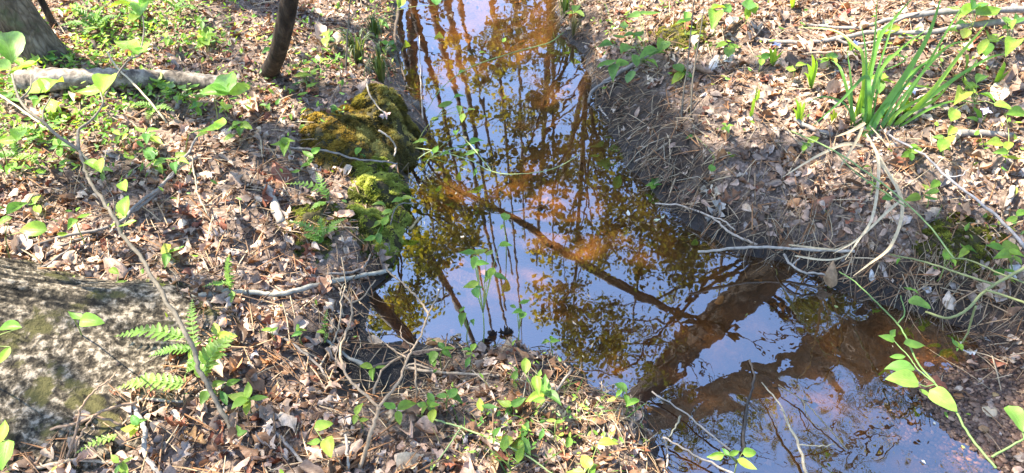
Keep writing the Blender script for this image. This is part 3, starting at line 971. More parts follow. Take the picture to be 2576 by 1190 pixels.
M_ground_moss = woody('moss_peat', [(.3, (.02, .016, .008)), (.7, (.07, .058, .02))], 40)
YG = [(.10, .08, .025), (.20, .155, .04), (.27, .22, .06), (.36, .30, .09)]
BG = [(.08, .09, .02), (.17, .20, .03), (.26, .29, .05), (.32, .34, .07)]
moss_mound(945, 500, .13, .30, .055, .12, BG, 'bright green cushion moss mound at the left waterline above the small ferns', 13000, .0085, seed=2)
moss_mound(965, 325, .14, .24, .085, -.15, YG, 'tall golden green mossy hummock with a dark undercut face at the water', 11000, .010, seed=5, shape=.45)
moss_mound(868, 358, .16, .24, .065, .3, [(.20, .13, .03), (.14, .10, .025), (.26, .17, .03)], 'low brownish moss patch sloping behind the golden hummock', 5500, .009, seed=8)
moss_mound(960, 590, .07, .08, .05, 0, BG, 'little green moss cushion below the bright moss mound at the waterline', 1400, .008, seed=11)
moss_mound(785, 560, .12, .16, .02, 0, [(.16, .13, .03), (.12, .14, .02)], 'flat mossy ground patch under the small ferns', 1800, .007, seed=14)
moss_mound(2420, 600, .15, .10, .03, 0, [(.13, .13, .02), (.20, .20, .03), (.10, .10, .02)], 'olive moss patch on the right bank below the long bare twig', 2200, .007, seed=17)
moss_mound(1700, 95, .18, .12, .04, 0, [(.18, .17, .03), (.24, .22, .04)], 'dull yellow moss patch on the right bank behind the leafy shrub', 1800, .009, seed=20)


def tussock(px, py, n, L, w, cols, label, spread=.35, arch=.8, group=None):
    b = surf(px, py)
    root = empty('sedge_tussock', b); tag(root, label, 'sedge', group)
    for i in range(n):
        a = random.uniform(0, 2 * math.pi); l = L * random.uniform(.6, 1.1); q = random.uniform(.2, 1)
        ln = np.array([math.cos(a), math.sin(a), 0]) * l * spread * 2 * q
        p0 = np.array([math.cos(a), math.sin(a), 0]) * .02 * random.random()
        pts = smooth_path([p0, p0 + ln * .3 + [0, 0, l * .6], p0 + ln * .75 + [0, 0, l * .85 * (1 - .3 * q * arch)], p0 + ln * 1.15 + [0, 0, l * .8 * (1 - q * arch * .8)]], 3)
        v, f, uv = strip(pts, w, fold=.3)
        mesh('blade', v, f, M_blade, root, color=cols[random.randrange(len(cols))], uv=uv)
    return root


DG_ = [(.06, .10, .03), (.09, .14, .035), (.05, .075, .03), (.14, .15, .06)]
tussock(905, 165, 46, .22, .004, DG_, 'dark sedge tussock on the left waterline by the old stump edge')
tussock(960, 205, 40, .20, .004, DG_, 'dark drooping sedge tussock just behind the golden hummock')
tussock(945, 95, 34, .16, .004, DG_, 'small dark sedge tussock furthest up the left waterline')
tussock(1420, 40, 40, .24, .004, [(.14, .24, .04), (.2, .28, .05), (.1, .16, .03)], 'bright green sedge tussock at the far right waterline')
tussock(1440, 95, 20, .16, .003, [(.2, .16, .07), (.14, .13, .05)], 'brownish hanging sedge tussock on the undercut right bank')

# ------------------------------------------------------------------ trees: those in the picture and those the water mirrors
lf_v = np.array([(0, 0, 0), (.28, .38, .05), (.22, .75, .02), (0, 1, -.06), (-.22, .75, .02), (-.28, .38, .05), (0, .4, -.04), (0, .75, -.05)])
lf_f = np.array([(0, 1, 6, 6), (6, 1, 2, 7), (7, 2, 3, 3), (0, 6, 5, 5), (6, 7, 4, 5), (7, 3, 4, 4)])
lf_v = lf_v - np.array([0, .5, 0])
LFQ = np.array([(0, 1, 2, 7), (0, 7, 4, 5), (7, 2, 3, 4)])


class Tree:
    def __init__(s, name, label, pts, r0, r1, mat, group=None, cols=None, sides=14, knots=.05):
        P = smooth_path(pts, 8)
        s.base = P[0].copy(); s.P = P; s.mat = mat
        s.rad = np.linspace(r0, r1, len(P))
        s.rad = s.rad * (1 + .5 * np.exp(-np.arange(len(P)) / 1.5)) if r0 > .03 else s.rad
        s.root = empty(name, s.base); tag(s.root, label, 'tree', group)
        v, f = tube(P, r0, r1, sides, rs=s.rad, knots=knots, seed=int(abs(P[0][0]) * 100) + 3)
        mesh('trunk', v, f, mat, s.root, s.base)
        s.pos = []; s.rot = []; s.scl = []; s.col = []; s.tw = []
        s.cols = cols or [(.10, .15, .03), (.15, .19, .035), (.07, .11, .025), (.20, .21, .04)]

    def near(s, p):
        zt = p[2] - .55 * np.hypot(*(s.P[:, :2] - p[:2]).T)
        k = int(np.argmin(np.abs(s.P[:, 2] - zt) + .12 * np.linalg.norm(s.P - p, axis=1)))
        return np.clip(k, min(3, len(s.P) - 1), len(s.P) - 1)

    def limb(s, pts, r0, r1, n=6, bushy=0, wob=.012):
        Q = smooth_path(pts, n)
        v, f = tube(Q, r0, r1, 7, wob=wob, seed=len(s.tw) + 5)
        mesh('limb', v, f, s.mat, s.root, s.base)
        return Q

    def clump(s, c, r, n, size=.06, limb=True, sq=.7):
        c = np.asarray(c, float)
        if limb:
            k = s.near(c); a = s.P[k]
            L = np.linalg.norm(c - a)
            m1 = a + (c - a) * .4 + np.array([random.gauss(0, .06) * L, random.gauss(0, .06) * L, .06 * L])
            m2 = a + (c - a) * .75 + np.array([random.gauss(0, .05) * L, random.gauss(0, .05) * L, .05 * L])
            s.limb([a, m1, m2, c], min(s.rad[k] * .5, .012 + .006 * L), .004)
        for i in range(3):
            u = rng.normal(0, 1, 3); u /= np.linalg.norm(u); u[2] *= sq
            s.tw.append(tube(smooth_path([c - u * .2 * r, c + u * .4 * r + rng.normal(0, .05, 3) * r, c + u * 1.0 * r], 2), .004, .0015, 4))
        u = rng.normal(0, 1, (n, 3)); u /= np.linalg.norm(u, axis=1)[:, None]
        p = c + u * (r * rng.random(n) ** .55)[:, None] * np.array([1, 1, sq])
        s.pos.append(p); s.rot.append(rots(n, .8)); s.scl.append(rng.uniform(.6, 1.3, n) * size)
        b = np.array(s.cols[rng.integers(0, len(s.cols))])
        s.col.append(b * rng.uniform(.75, 1.3, (n, 1)))

    def done(s):
        if s.tw:
            v, f = merge(s.tw); tag(mesh('twigs', v, f, s.mat, s.root, s.base), kind='stuff')
        if s.pos:
            v, f, c = instances([(lf_v, LFQ)], np.vstack(s.pos), np.vstack(s.rot), np.concatenate(s.scl), np.vstack(s.col))
            tag(mesh('crown', v, f, M_canopy, s.root, s.base, colr=c), kind='stuff')


def w3(x, y, z=None):
    return np.array([x, y, float(height(np.array([x]), np.array([y]))[0]) if z is None else z])


# the grey tree leaning into the picture's top left corner
b = surf(128, 150)
t1 = Tree('tree', 'grey leaning tree trunk standing behind the left end of the fallen log',
          [b - [0, 0, .08], b + [-.14, .02, .45], b + [-.42, .1, 1.5], b + [-.9, .3, 3.4], b + [-1.4, .6, 6], b + [-1.6, .8, 8.5]], .086, .05, M_bark)
# the slim leaning tree by the stream's left bank
b = surf(664, 168)
t2 = Tree('tree', 'slim dark tree trunk leaning over on the far left bank with seedlings at its foot',
          [b - [0, 0, .06], at(728, 0, b[2] + .46), at(728, 0, b[2] + .46) + [.42, .2, 1.3], b + [1.1, .7, 4.8], b + [1.1, 1.0, 7.5]], .033, .026, M_bark2, sides=12, knots=.03)
b = surf(140, 70)
t2b = Tree('tree', 'thin dark sapling pole beside the leaning grey tree', [b - [0, 0, .03], b + [-.07, .05, .5], b + [-.3, .2, 1.9], b + [-.5, .3, 4.0]], .016, .008, M_bark2, sides=7)

# the big buttressed trunk in the lower left corner
bc = np.array([*gz(-40, 930), 0.0]); bc[2] = float(hq(bc[0], bc[1]))
root3 = empty('tree', bc)
tag(root3, 'massive mottled tree base with flaring buttress roots filling the lower left corner', 'tree')
na_ = 420
hz = np.concatenate([np.linspace(-.06, .8, 170), np.linspace(.83, 9, 30)])
an = np.linspace(0, 2 * np.pi, na_, endpoint=False)
HZ, AN = np.meshgrid(hz, an, indexing='ij')
tgt = surf(412, 776)[:2] - bc[:2]; a_root = math.atan2(tgt[1], tgt[0]); L_root = float(np.hypot(*tgt))
tg2 = surf(285, 985)[:2] - bc[:2]; a_r2 = math.atan2(tg2[1], tg2[0]); L_r2 = float(np.hypot(*tg2))
tg3 = surf(180, 1120)[:2] - bc[:2]; a_r3 = math.atan2(tg3[1], tg3[0]); L_r3 = float(np.hypot(*tg3))


def lobe(a0, wd):
    dd_ = (AN - a0 + np.pi) % (2 * np.pi) - np.pi
    return np.exp(-(dd_ / wd) ** 2)


zz = np.maximum(HZ, 0)
R0 = .155 + .09 * np.exp(-zz / .2)
base_r = .245
rad = R0 + lobe(a_root, .30) * (L_root - base_r) * np.exp(-zz / .07) + lobe(a_root, .55) * .08 * np.exp(-zz / .2) + \
    lobe(a_r2, .55) * max(L_r2 - base_r, .02) * .8 * np.exp(-zz / .07) + lobe(a_r3, .5) * max(L_r3 - base_r, .02) * .7 * np.exp(-zz / .06) + \
    lobe(a_root + 2.2, .5) * .2 * np.exp(-zz / .12) + lobe(a_root + 3.5, .5) * .2 * np.exp(-zz / .12)
rad = np.where(HZ > 1.2, rad * (1 - .05 * (HZ - 1.2)), rad)
_w = .5 * fbm(AN * 4, HZ * 5, 35, 3)
ridge = 1 - np.abs(fbm(AN * 11 + _w * 2, HZ * 6.5 + AN * 1.2, 31, 4))
_u = AN * 11 + 1.6 * fbm(AN * 3, HZ * 9, 36, 3)
_rr = np.clip((rad - R0) * 9, 0, 6)                      # furrows run out along the roots
furrow = np.clip(1.25 * np.abs(fbm(_u, HZ * 7 + _rr * .8, 41, 3)) + .25 * fbm(AN * 42, HZ * 30 + _rr * 4, 43, 2) + .1, 0, 1)
rad += .012 * fbm(AN * 5, HZ * 5, 30, 3) + .012 * (ridge - .7) + .020 * np.minimum(furrow, .5) + .003 * fbm(AN * 40, HZ * 42, 33, 3)
# seam continuity
bl = np.clip((AN - (2 * np.pi - .35)) / .35, 0, 1)
rad = rad * (1 - bl) + bl * rad[:, :1]; furrow = furrow * (1 - bl) + bl * furrow[:, :1]
TX = bc[0] + rad * np.cos(AN) - .50 * np.maximum(HZ, 0); TY = bc[1] + rad * np.sin(AN) - .22 * np.maximum(HZ, 0)
gzv = height(TX, TY)
TZ = np.where(HZ < .9, np.maximum(HZ, -.06) + (np.clip(gzv, 0, .5)) * np.exp(-zz / .15) + bc[2] * (1 - np.exp(-zz / .15)), HZ + bc[2])
idx = np.arange(len(hz) * na_).reshape(len(hz), na_)
q3 = np.stack([idx[:-1], np.roll(idx[:-1], -1, 1), np.roll(idx[1:], -1, 1), idx[1:]], -1).reshape(-1, 4)
mesh('trunk', np.stack([TX, TY, TZ], -1).reshape(-1, 3), q3, M_bark3, root3, bc, attrs=dict(furrow=furrow.ravel()))
# moss fringe along the big root
n = 1500
tt = rng.random(n)
rp = np.array(surf(345, 768))[None] + (np.array(surf(440, 772)) - np.array(surf(345, 768)))[None] * tt[:, None]
P = rp + np.stack([rng.normal(0, .016, n), rng.normal(0, .022, n), np.zeros(n)], 1)
P[:, 2] = hq(P[:, 0], P[:, 1]) + .03 * np.exp(-((tt - .2) / .5) ** 2)
c = np.array(BG)[rng.integers(0, 4, n)] * rng.uniform(.6, 1.1, (n, 1))
v, f, cc = instances([(star_v, star_f)], P - bc, rots(n, .4), rng.uniform(.005, .009, n), c)
tag(mesh('moss_tufts', v, f, M_moss, root3, colr=cc, smooth=False), kind='stuff')

# --- trees mirrored in the water: trunks are laid along what the reflection shows, each at its own distance
far = []
REFG = 'trees across the stream seen mirrored in the water'


def mirrored_tree(pa, pb, Y, wpx, name_lab, top=9.0, cols=None, rtop=.35, group=REFG):
    A = mirror(*pa, Y); B = mirror(*pb, Y + .4)
    d = (B - A) / (B[2] - A[2])
    gz0 = float(height(np.array([A[0]]), np.array([Y]))[0])
    base = A + d * (gz0 - .1 - A[2]) * .55; base[2] = gz0 - .1
    topP = B + d * (top - B[2]) * .8 if top > B[2] else B + d * .3
    if top > B[2]: topP[2] = top
    dist = np.linalg.norm(A - np.array([0, 0, -CAM_Z]))
    r = wpx / 2 / F * dist
    t = Tree('tree', name_lab, [base, (base + A) / 2 + [random.gauss(0, .04), 0, 0], A, (A + B) / 2, B, topP], r * 1.25, r * rtop, M_bark2, None, cols, sides=12)
    far.append(t)
    return t


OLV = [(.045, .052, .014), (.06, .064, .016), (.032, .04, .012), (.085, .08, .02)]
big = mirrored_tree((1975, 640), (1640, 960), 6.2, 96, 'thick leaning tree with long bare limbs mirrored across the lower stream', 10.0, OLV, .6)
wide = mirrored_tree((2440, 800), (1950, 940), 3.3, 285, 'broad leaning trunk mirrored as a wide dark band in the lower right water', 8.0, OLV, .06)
def mp(px, py, Y): return mirror(px, py, Y)
big.limb([mp(1715, 870, 6.25), mp(1700, 800, 6.3), mp(1560, 715, 6.5), mp(1400, 625, 6.8), mp(1290, 545, 7.1), mp(1080, 450, 7.4)], .07, .03)
big.limb([mp(1790, 815, 6.2), mp(1640, 760, 6.3), mp(1480, 660, 6.5), mp(1370, 600, 6.7)], .035, .012)
big.limb([mp(1775, 815, 6.2), mp(1850, 845, 6.1), mp(1935, 862, 6.0), mp(2060, 840, 5.9)], .045, .012)
big.limb([mp(1790, 840, 6.1), mp(1735, 890, 6.1), mp(1690, 960, 6.1), mp(1660, 1060, 6.1)], .02, .006)
big.limb([mp(1880, 730, 6.2), mp(1930, 700, 6.1), mp(1975, 650, 6.0)], .012, .006)
wide.limb([mp(2200, 900, 5.0), mp(2150, 980, 4.9), mp(2100, 1070, 4.8)], .03, .01)
wide.limb([mp(2300, 1080, 4.6), mp(2160, 1120, 4.7), mp(2050, 1180, 4.8)], .045, .02)
wide.limb([mp(2260, 860, 5.0), mp(2300, 1000, 4.7), mp(2300, 1080, 4.6)], .04, .03)
thin = [((1035, 560), (1165, 800), 7.0, 26), ((1035, 0), (1125, 330), 8.5, 20), ((1085, 0), (1165, 310), 9.5, 26), ((1125, 0), (1195, 330), 10.5, 20), ((1160, 20), (1215, 270), 11.5, 16),
        ((1238, 0), (1275, 370), 9.0, 15), ((1390, 0), (1392, 320), 12.0, 14), ((1005, 60), (1040, 260), 10, 18), ((1300, 0), (1310, 260), 13, 14)]
LBL = ['leaning tree mirrored along the left waterline in front of the pale lichened stick', 'slender leaning tree, first of the thin mirrored trunks from the left bank', 'stoutest of the thin mirrored trunks in the upper stream', 'slim tree mirrored right beside the stoutest thin trunk',
       'thin pole tree mirrored in the pale upper water', 'thin dark tree mirrored down the middle of the upper stream', 'thin tree mirrored beside the far right waterline',
       'thin tree mirrored close along the left waterline', 'faint distant tree mirrored in the yellow upper water']
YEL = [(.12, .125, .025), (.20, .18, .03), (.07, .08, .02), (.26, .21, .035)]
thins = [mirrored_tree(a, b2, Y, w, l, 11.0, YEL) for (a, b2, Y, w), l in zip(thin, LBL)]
extra = []
for px_, Y, lab in ((1480, 7.5, 'young leafy tree mirrored in the middle of the stream'), (1640, 8.5, 'leafy tree mirrored left of the thick leaning trunk'),
                    (1380, 10.5, 'far leafy tree mirrored at the top of the stream'), (1850, 9.5, 'leafy tree mirrored near the bare right bank')):
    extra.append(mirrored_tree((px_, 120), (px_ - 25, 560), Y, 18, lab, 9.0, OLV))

ALLM = [big] + thins + extra
# leaf masses as the mirrored view shows them: centre, spread (px) and number of clumps
MASS = [(1560, 250, 150, 130, 46), (1450, 420, 130, 110, 34), (1640, 520, 110, 110, 34), (1720, 640, 90, 90, 24), (1500, 620, 100, 90, 26), (1420, 780, 90, 70, 22),
        (1480, 880, 120, 55, 20), (1600, 860, 80, 60, 16), (1180, 560, 90, 60, 16), (1100, 500, 70, 50, 14), (1120, 220, 110, 130, 13), (1270, 130, 80, 80, 18), (1080, 660, 60, 70, 10),
        (1010, 770, 65, 60, 24), (1090, 620, 70, 50, 8), (1700, 1010, 90, 50, 14), (1760, 1090, 90, 60, 16), (1880, 1010, 60, 60, 8), (2020, 790, 50, 35, 12), (2090, 780, 40, 25, 9), (1870, 760, 60, 40, 4),
        (1340, 250, 120, 150, 26), (2080, 1130, 140, 50, 12), (2200, 1020, 90, 50, 8), (1390, 60, 140, 60, 24), (1330, 470, 60, 50, 8), (1700, 420, 80, 90, 16), (1130, 380, 90, 80, 12), (1800, 570, 60, 50, 10)]
for cx_, cy_, rx_, ry_, n_ in MASS:
    for i in range(n_):
        qx = cx_ + random.gauss(0, rx_ * .6); qy = cy_ + random.gauss(0, ry_ * .6)
        if 1215 < qx < 1345 and 520 < qy < 900 and random.random() < .85: continue
        if 1740 < qx < 1960 and 700 < qy < 960 and random.random() < .9: continue
        Y = random.uniform(5.6, 10.0) if qy < 450 else random.uniform(5.2, 7.8)
        c = mirror(qx, qy, Y)
        if c[2] > 13: continue
        dist = np.linalg.norm(c - np.array([0, 0, -CAM_Z]))
        cand = ALLM if qx < 1900 else [wide, big]
        t = min(cand, key=lambda t: float(np.min(np.linalg.norm(t.P - c, axis=1))))
        t.clump(c, random.uniform(32, 60) / F * dist, int(random.uniform(40, 85)), .062, limb=(i % 6 == 0))

# --- shade: crowns standing toward the sun throw the dapple
shade_trees = [t1, t2]
S3 = Tree('tree', 'tall leafy tree standing out on the left bank, upstream of the log', [w3(-4.6, 4.6) - [0, 0, .1], w3(-4.5, 4.7, 2), w3(-4.7, 4.8, 5), w3(-4.5, 4.9, 9.5)], .13, .05, M_bark2)
S4 = Tree('tree', 'leafy tree standing out on the left bank behind the buttressed trunk', [w3(-5.2, 1.8) - [0, 0, .1], w3(-5.1, 1.9, 2), w3(-5.2, 1.8, 5), w3(-5.0, 2.0, 9)], .15, .05, M_bark2)
S5 = Tree('tree', 'broad leafy tree in the woods left of the stream', [w3(-3.3, 6.6) - [0, 0, .1], w3(-3.2, 6.6, 2), w3(-3.3, 6.7, 5), w3(-3.0, 6.8, 9.5)], .14, .05, M_bark2)
shade_trees += [S3, S4, S5]
far += [t1, t2, t2b, S3, S4, S5]
SUNv = np.array(SUN)
# (px, py, spread px, spread py, clumps) of the darker areas on the ground
SHADE = [(260, 480, 260, 60, 5), (420, 560, 150, 70, 5), (150, 250, 120, 40, 4), (560, 130, 120, 40, 3), (820, 230, 130, 60, 6), (640, 420, 180, 60, 7), (650, 700, 130, 50, 5),
         (150, 1080, 120, 50, 3), (500, 700, 140, 50, 4), (1620, 330, 110, 130, 17), (1800, 490, 110, 60, 9), (2050, 620, 150, 50, 11), (2300, 640, 140, 60, 7),
         (2250, 820, 200, 80, 8), (1950, 720, 130, 50, 4), (2450, 1000, 100, 80, 6), (1700, 1050, 160, 70, 6), (2050, 1080, 150, 80, 6), (1640, 470, 60, 50, 5), (1500, 250, 60, 100, 5),
         (2250, 420, 150, 60, 4), (2480, 180, 90, 60, 4), (1200, 990, 160, 60, 4), (950, 930, 90, 60, 4), (1060, 720, 80, 60, 2), (1650, 160, 100, 60, 3), (1150, 1130, 180, 40, 3), (700, 1100, 130, 50, 2),
         (1050, 330, 60, 90, 4), (2050, 330, 160, 60, 3), (2540, 760, 60, 80, 6), (1560, 230, 90, 110, 16), (1380, 330, 90, 70, 10), (1180, 300, 80, 110, 10), (1200, 90, 90, 80, 9), (1400, 120, 70, 60, 8), (1600, 430, 90, 50, 6), (1480, 760, 100, 80, 8), (1130, 720, 90, 80, 6), (1300, 800, 90, 60, 5), (1640, 900, 110, 60, 5), (1830, 800, 90, 90, 4), (1730, 620, 60, 40, 5), (1350, 690, 70, 40, 3), (1060, 560, 50, 70, 4)]
# sunny spots the shade keeps clear of: px, py, radii
LIT = [(480, 900, 190, 110), (945, 480, 110, 100), (760, 730, 170, 50), (600, 620, 160, 70), (200, 790, 190, 80), (1880, 150, 220, 130), (620, 1000, 150, 100), (1350, 1080, 220, 80), (150, 320, 180, 110), (560, 130, 150, 60),
       (950, 270, 60, 50), (2250, 250, 200, 120), (1300, 560, 150, 70), (1600, 650, 90, 60), (2250, 480, 120, 90)]
for cx_, cy_, rx_, ry_, n_ in SHADE:
    for i in range(max(1, int(n_ * (.22 if cx_ < 1080 else .35 if cy_ < 560 and cx_ > 1720 else .6)))):
        qx, qy = cx_ + random.gauss(0, rx_ * .6), cy_ + random.gauss(0, ry_ * .6)
        if any(((qx - a) / e) ** 2 + ((qy - b_) / f_) ** 2 < 1 for a, b_, e, f_ in LIT): continue
        p = surf(qx, qy)
        hgt = random.uniform(4.2, 8.0)
        c = p + SUNv * (hgt / SUNv[2])
        t = min(shade_trees, key=lambda t: float(np.min(np.linalg.norm(t.P - c, axis=1))))
        t.clump(c, random.uniform(.16, .34), int(random.uniform(70, 130)), .065, limb=(i % 2 == 0))
# woods all round, out of the picture
WOOD = [(-13, 9), (-1.8, 13), (4.2, 11.5), (7, 8.5), (8.5, 5), (6.5, 13), (-8, 16), (1.8, 15.5), (9, 1.5), (-15, 4)]
WLAB = ['far out to the left behind the leaning grey tree', 'in the woods straight upstream', 'across the stream behind the leafy shrub', 'beyond the fallen grey branches at the upper right',
        'out to the right of the tall sedge', 'deep in the woods upstream on the right bank', 'deep in the woods upstream on the left bank', 'furthest away in line with the stream', 'out to the right past the green briar',
        'far out to the left past the buttressed tree']
for i, (x_, y_) in enumerate(WOOD):
    b = w3(x_, y_)
    t = Tree('tree', 'leafy woodland tree standing ' + WLAB[i], [b - [0, 0, .1], b + [.1, 0, 2.5], b + [random.gauss(0, .3), .1, 6], b + [random.gauss(0, .5), .2, 10]], .15, .05, M_bark2, 'woodland trees round the stream', YEL)
    for k in range(24):
        a = random.uniform(0, 6.28); rr_ = random.uniform(.3, 2.3); z_ = random.uniform(2.2, 9.5)
        t.clump(b + [rr_ * math.cos(a), rr_ * math.sin(a), z_], random.uniform(.35, .6), 80, .08, limb=(k % 2 == 0))
    far.append(t)
for t in far: t.done()

# ------------------------------------------------------------------ fallen log, branches and sticks
TAN = (.36, .29, .21); GREY = (.24, .21, .18); PALE = (.40, .34, .27); DARK = (.10, .075, .055); LICH = (.33, .32, .26); STRAW = (.50, .41, .26); REDT = (.30, .20, .13)


def pxr(p, w):
    return w / 2 / F * float((np.asarray(p) - CAM) @ FWD)


def path(pts):
    """pts: (px, py, lift) -> world points on the ground or held `lift` above it"""
    return np.array([surf(q[0], q[1], (q[2] if len(q) > 2 else .008)) for q in pts])


def stick(name, label, cat, pts, w0, w1, color, mat=None, branches=(), group=None, knots=.1, n=5, sides=7, part='twig'):
    P = path(pts)
    b = P[0].copy()
    Q = smooth_path(P, n)
    v, f = tube(Q, pxr(P[0], w0), pxr(P[-1], w1), sides, knots=knots, wob=.0014, seed=int(pts[0][0]) + 1)
    if not branches:
        o = mesh(name, v, f, mat or M_stick, None, b, color=color); o.location = b
        return tag(o, label, cat, group)
    root = empty(name, b); tag(root, label, cat, group)
    mesh('main_stem', v, f, mat or M_stick, root, b, color=color)
    for bp, bw0, bw1 in branches:
        Pb = path(bp); Qb = smooth_path(Pb, n)
        v, f = tube(Qb, pxr(Pb[0], bw0), pxr(Pb[-1], bw1), sides, knots=knots, wob=.0014, seed=int(bp[0][0]) + 2)
        mesh(part, v, f, mat or M_stick, root, b, color=color)
    return root


P = path([(60, 205, .05), (150, 200, .05), (330, 198, .05), (450, 200, .045), (565, 212, .03)])
b = P[0].copy(); rt = empty('fallen_log', b); tag(rt, 'weathered fallen log lying across the left bank below the leaning grey tree', 'log')
v, f = tube(smooth_path(P, 16), .046, .030, 20, knots=.10, seed=5)
mesh('log_body', v, f, M_log, rt, b)
v, f = tube(path([(300, 192, .08), (312, 178, .11)]), .012, .008, 7); mesh('branch_stub', v, f, M_log, rt, b)

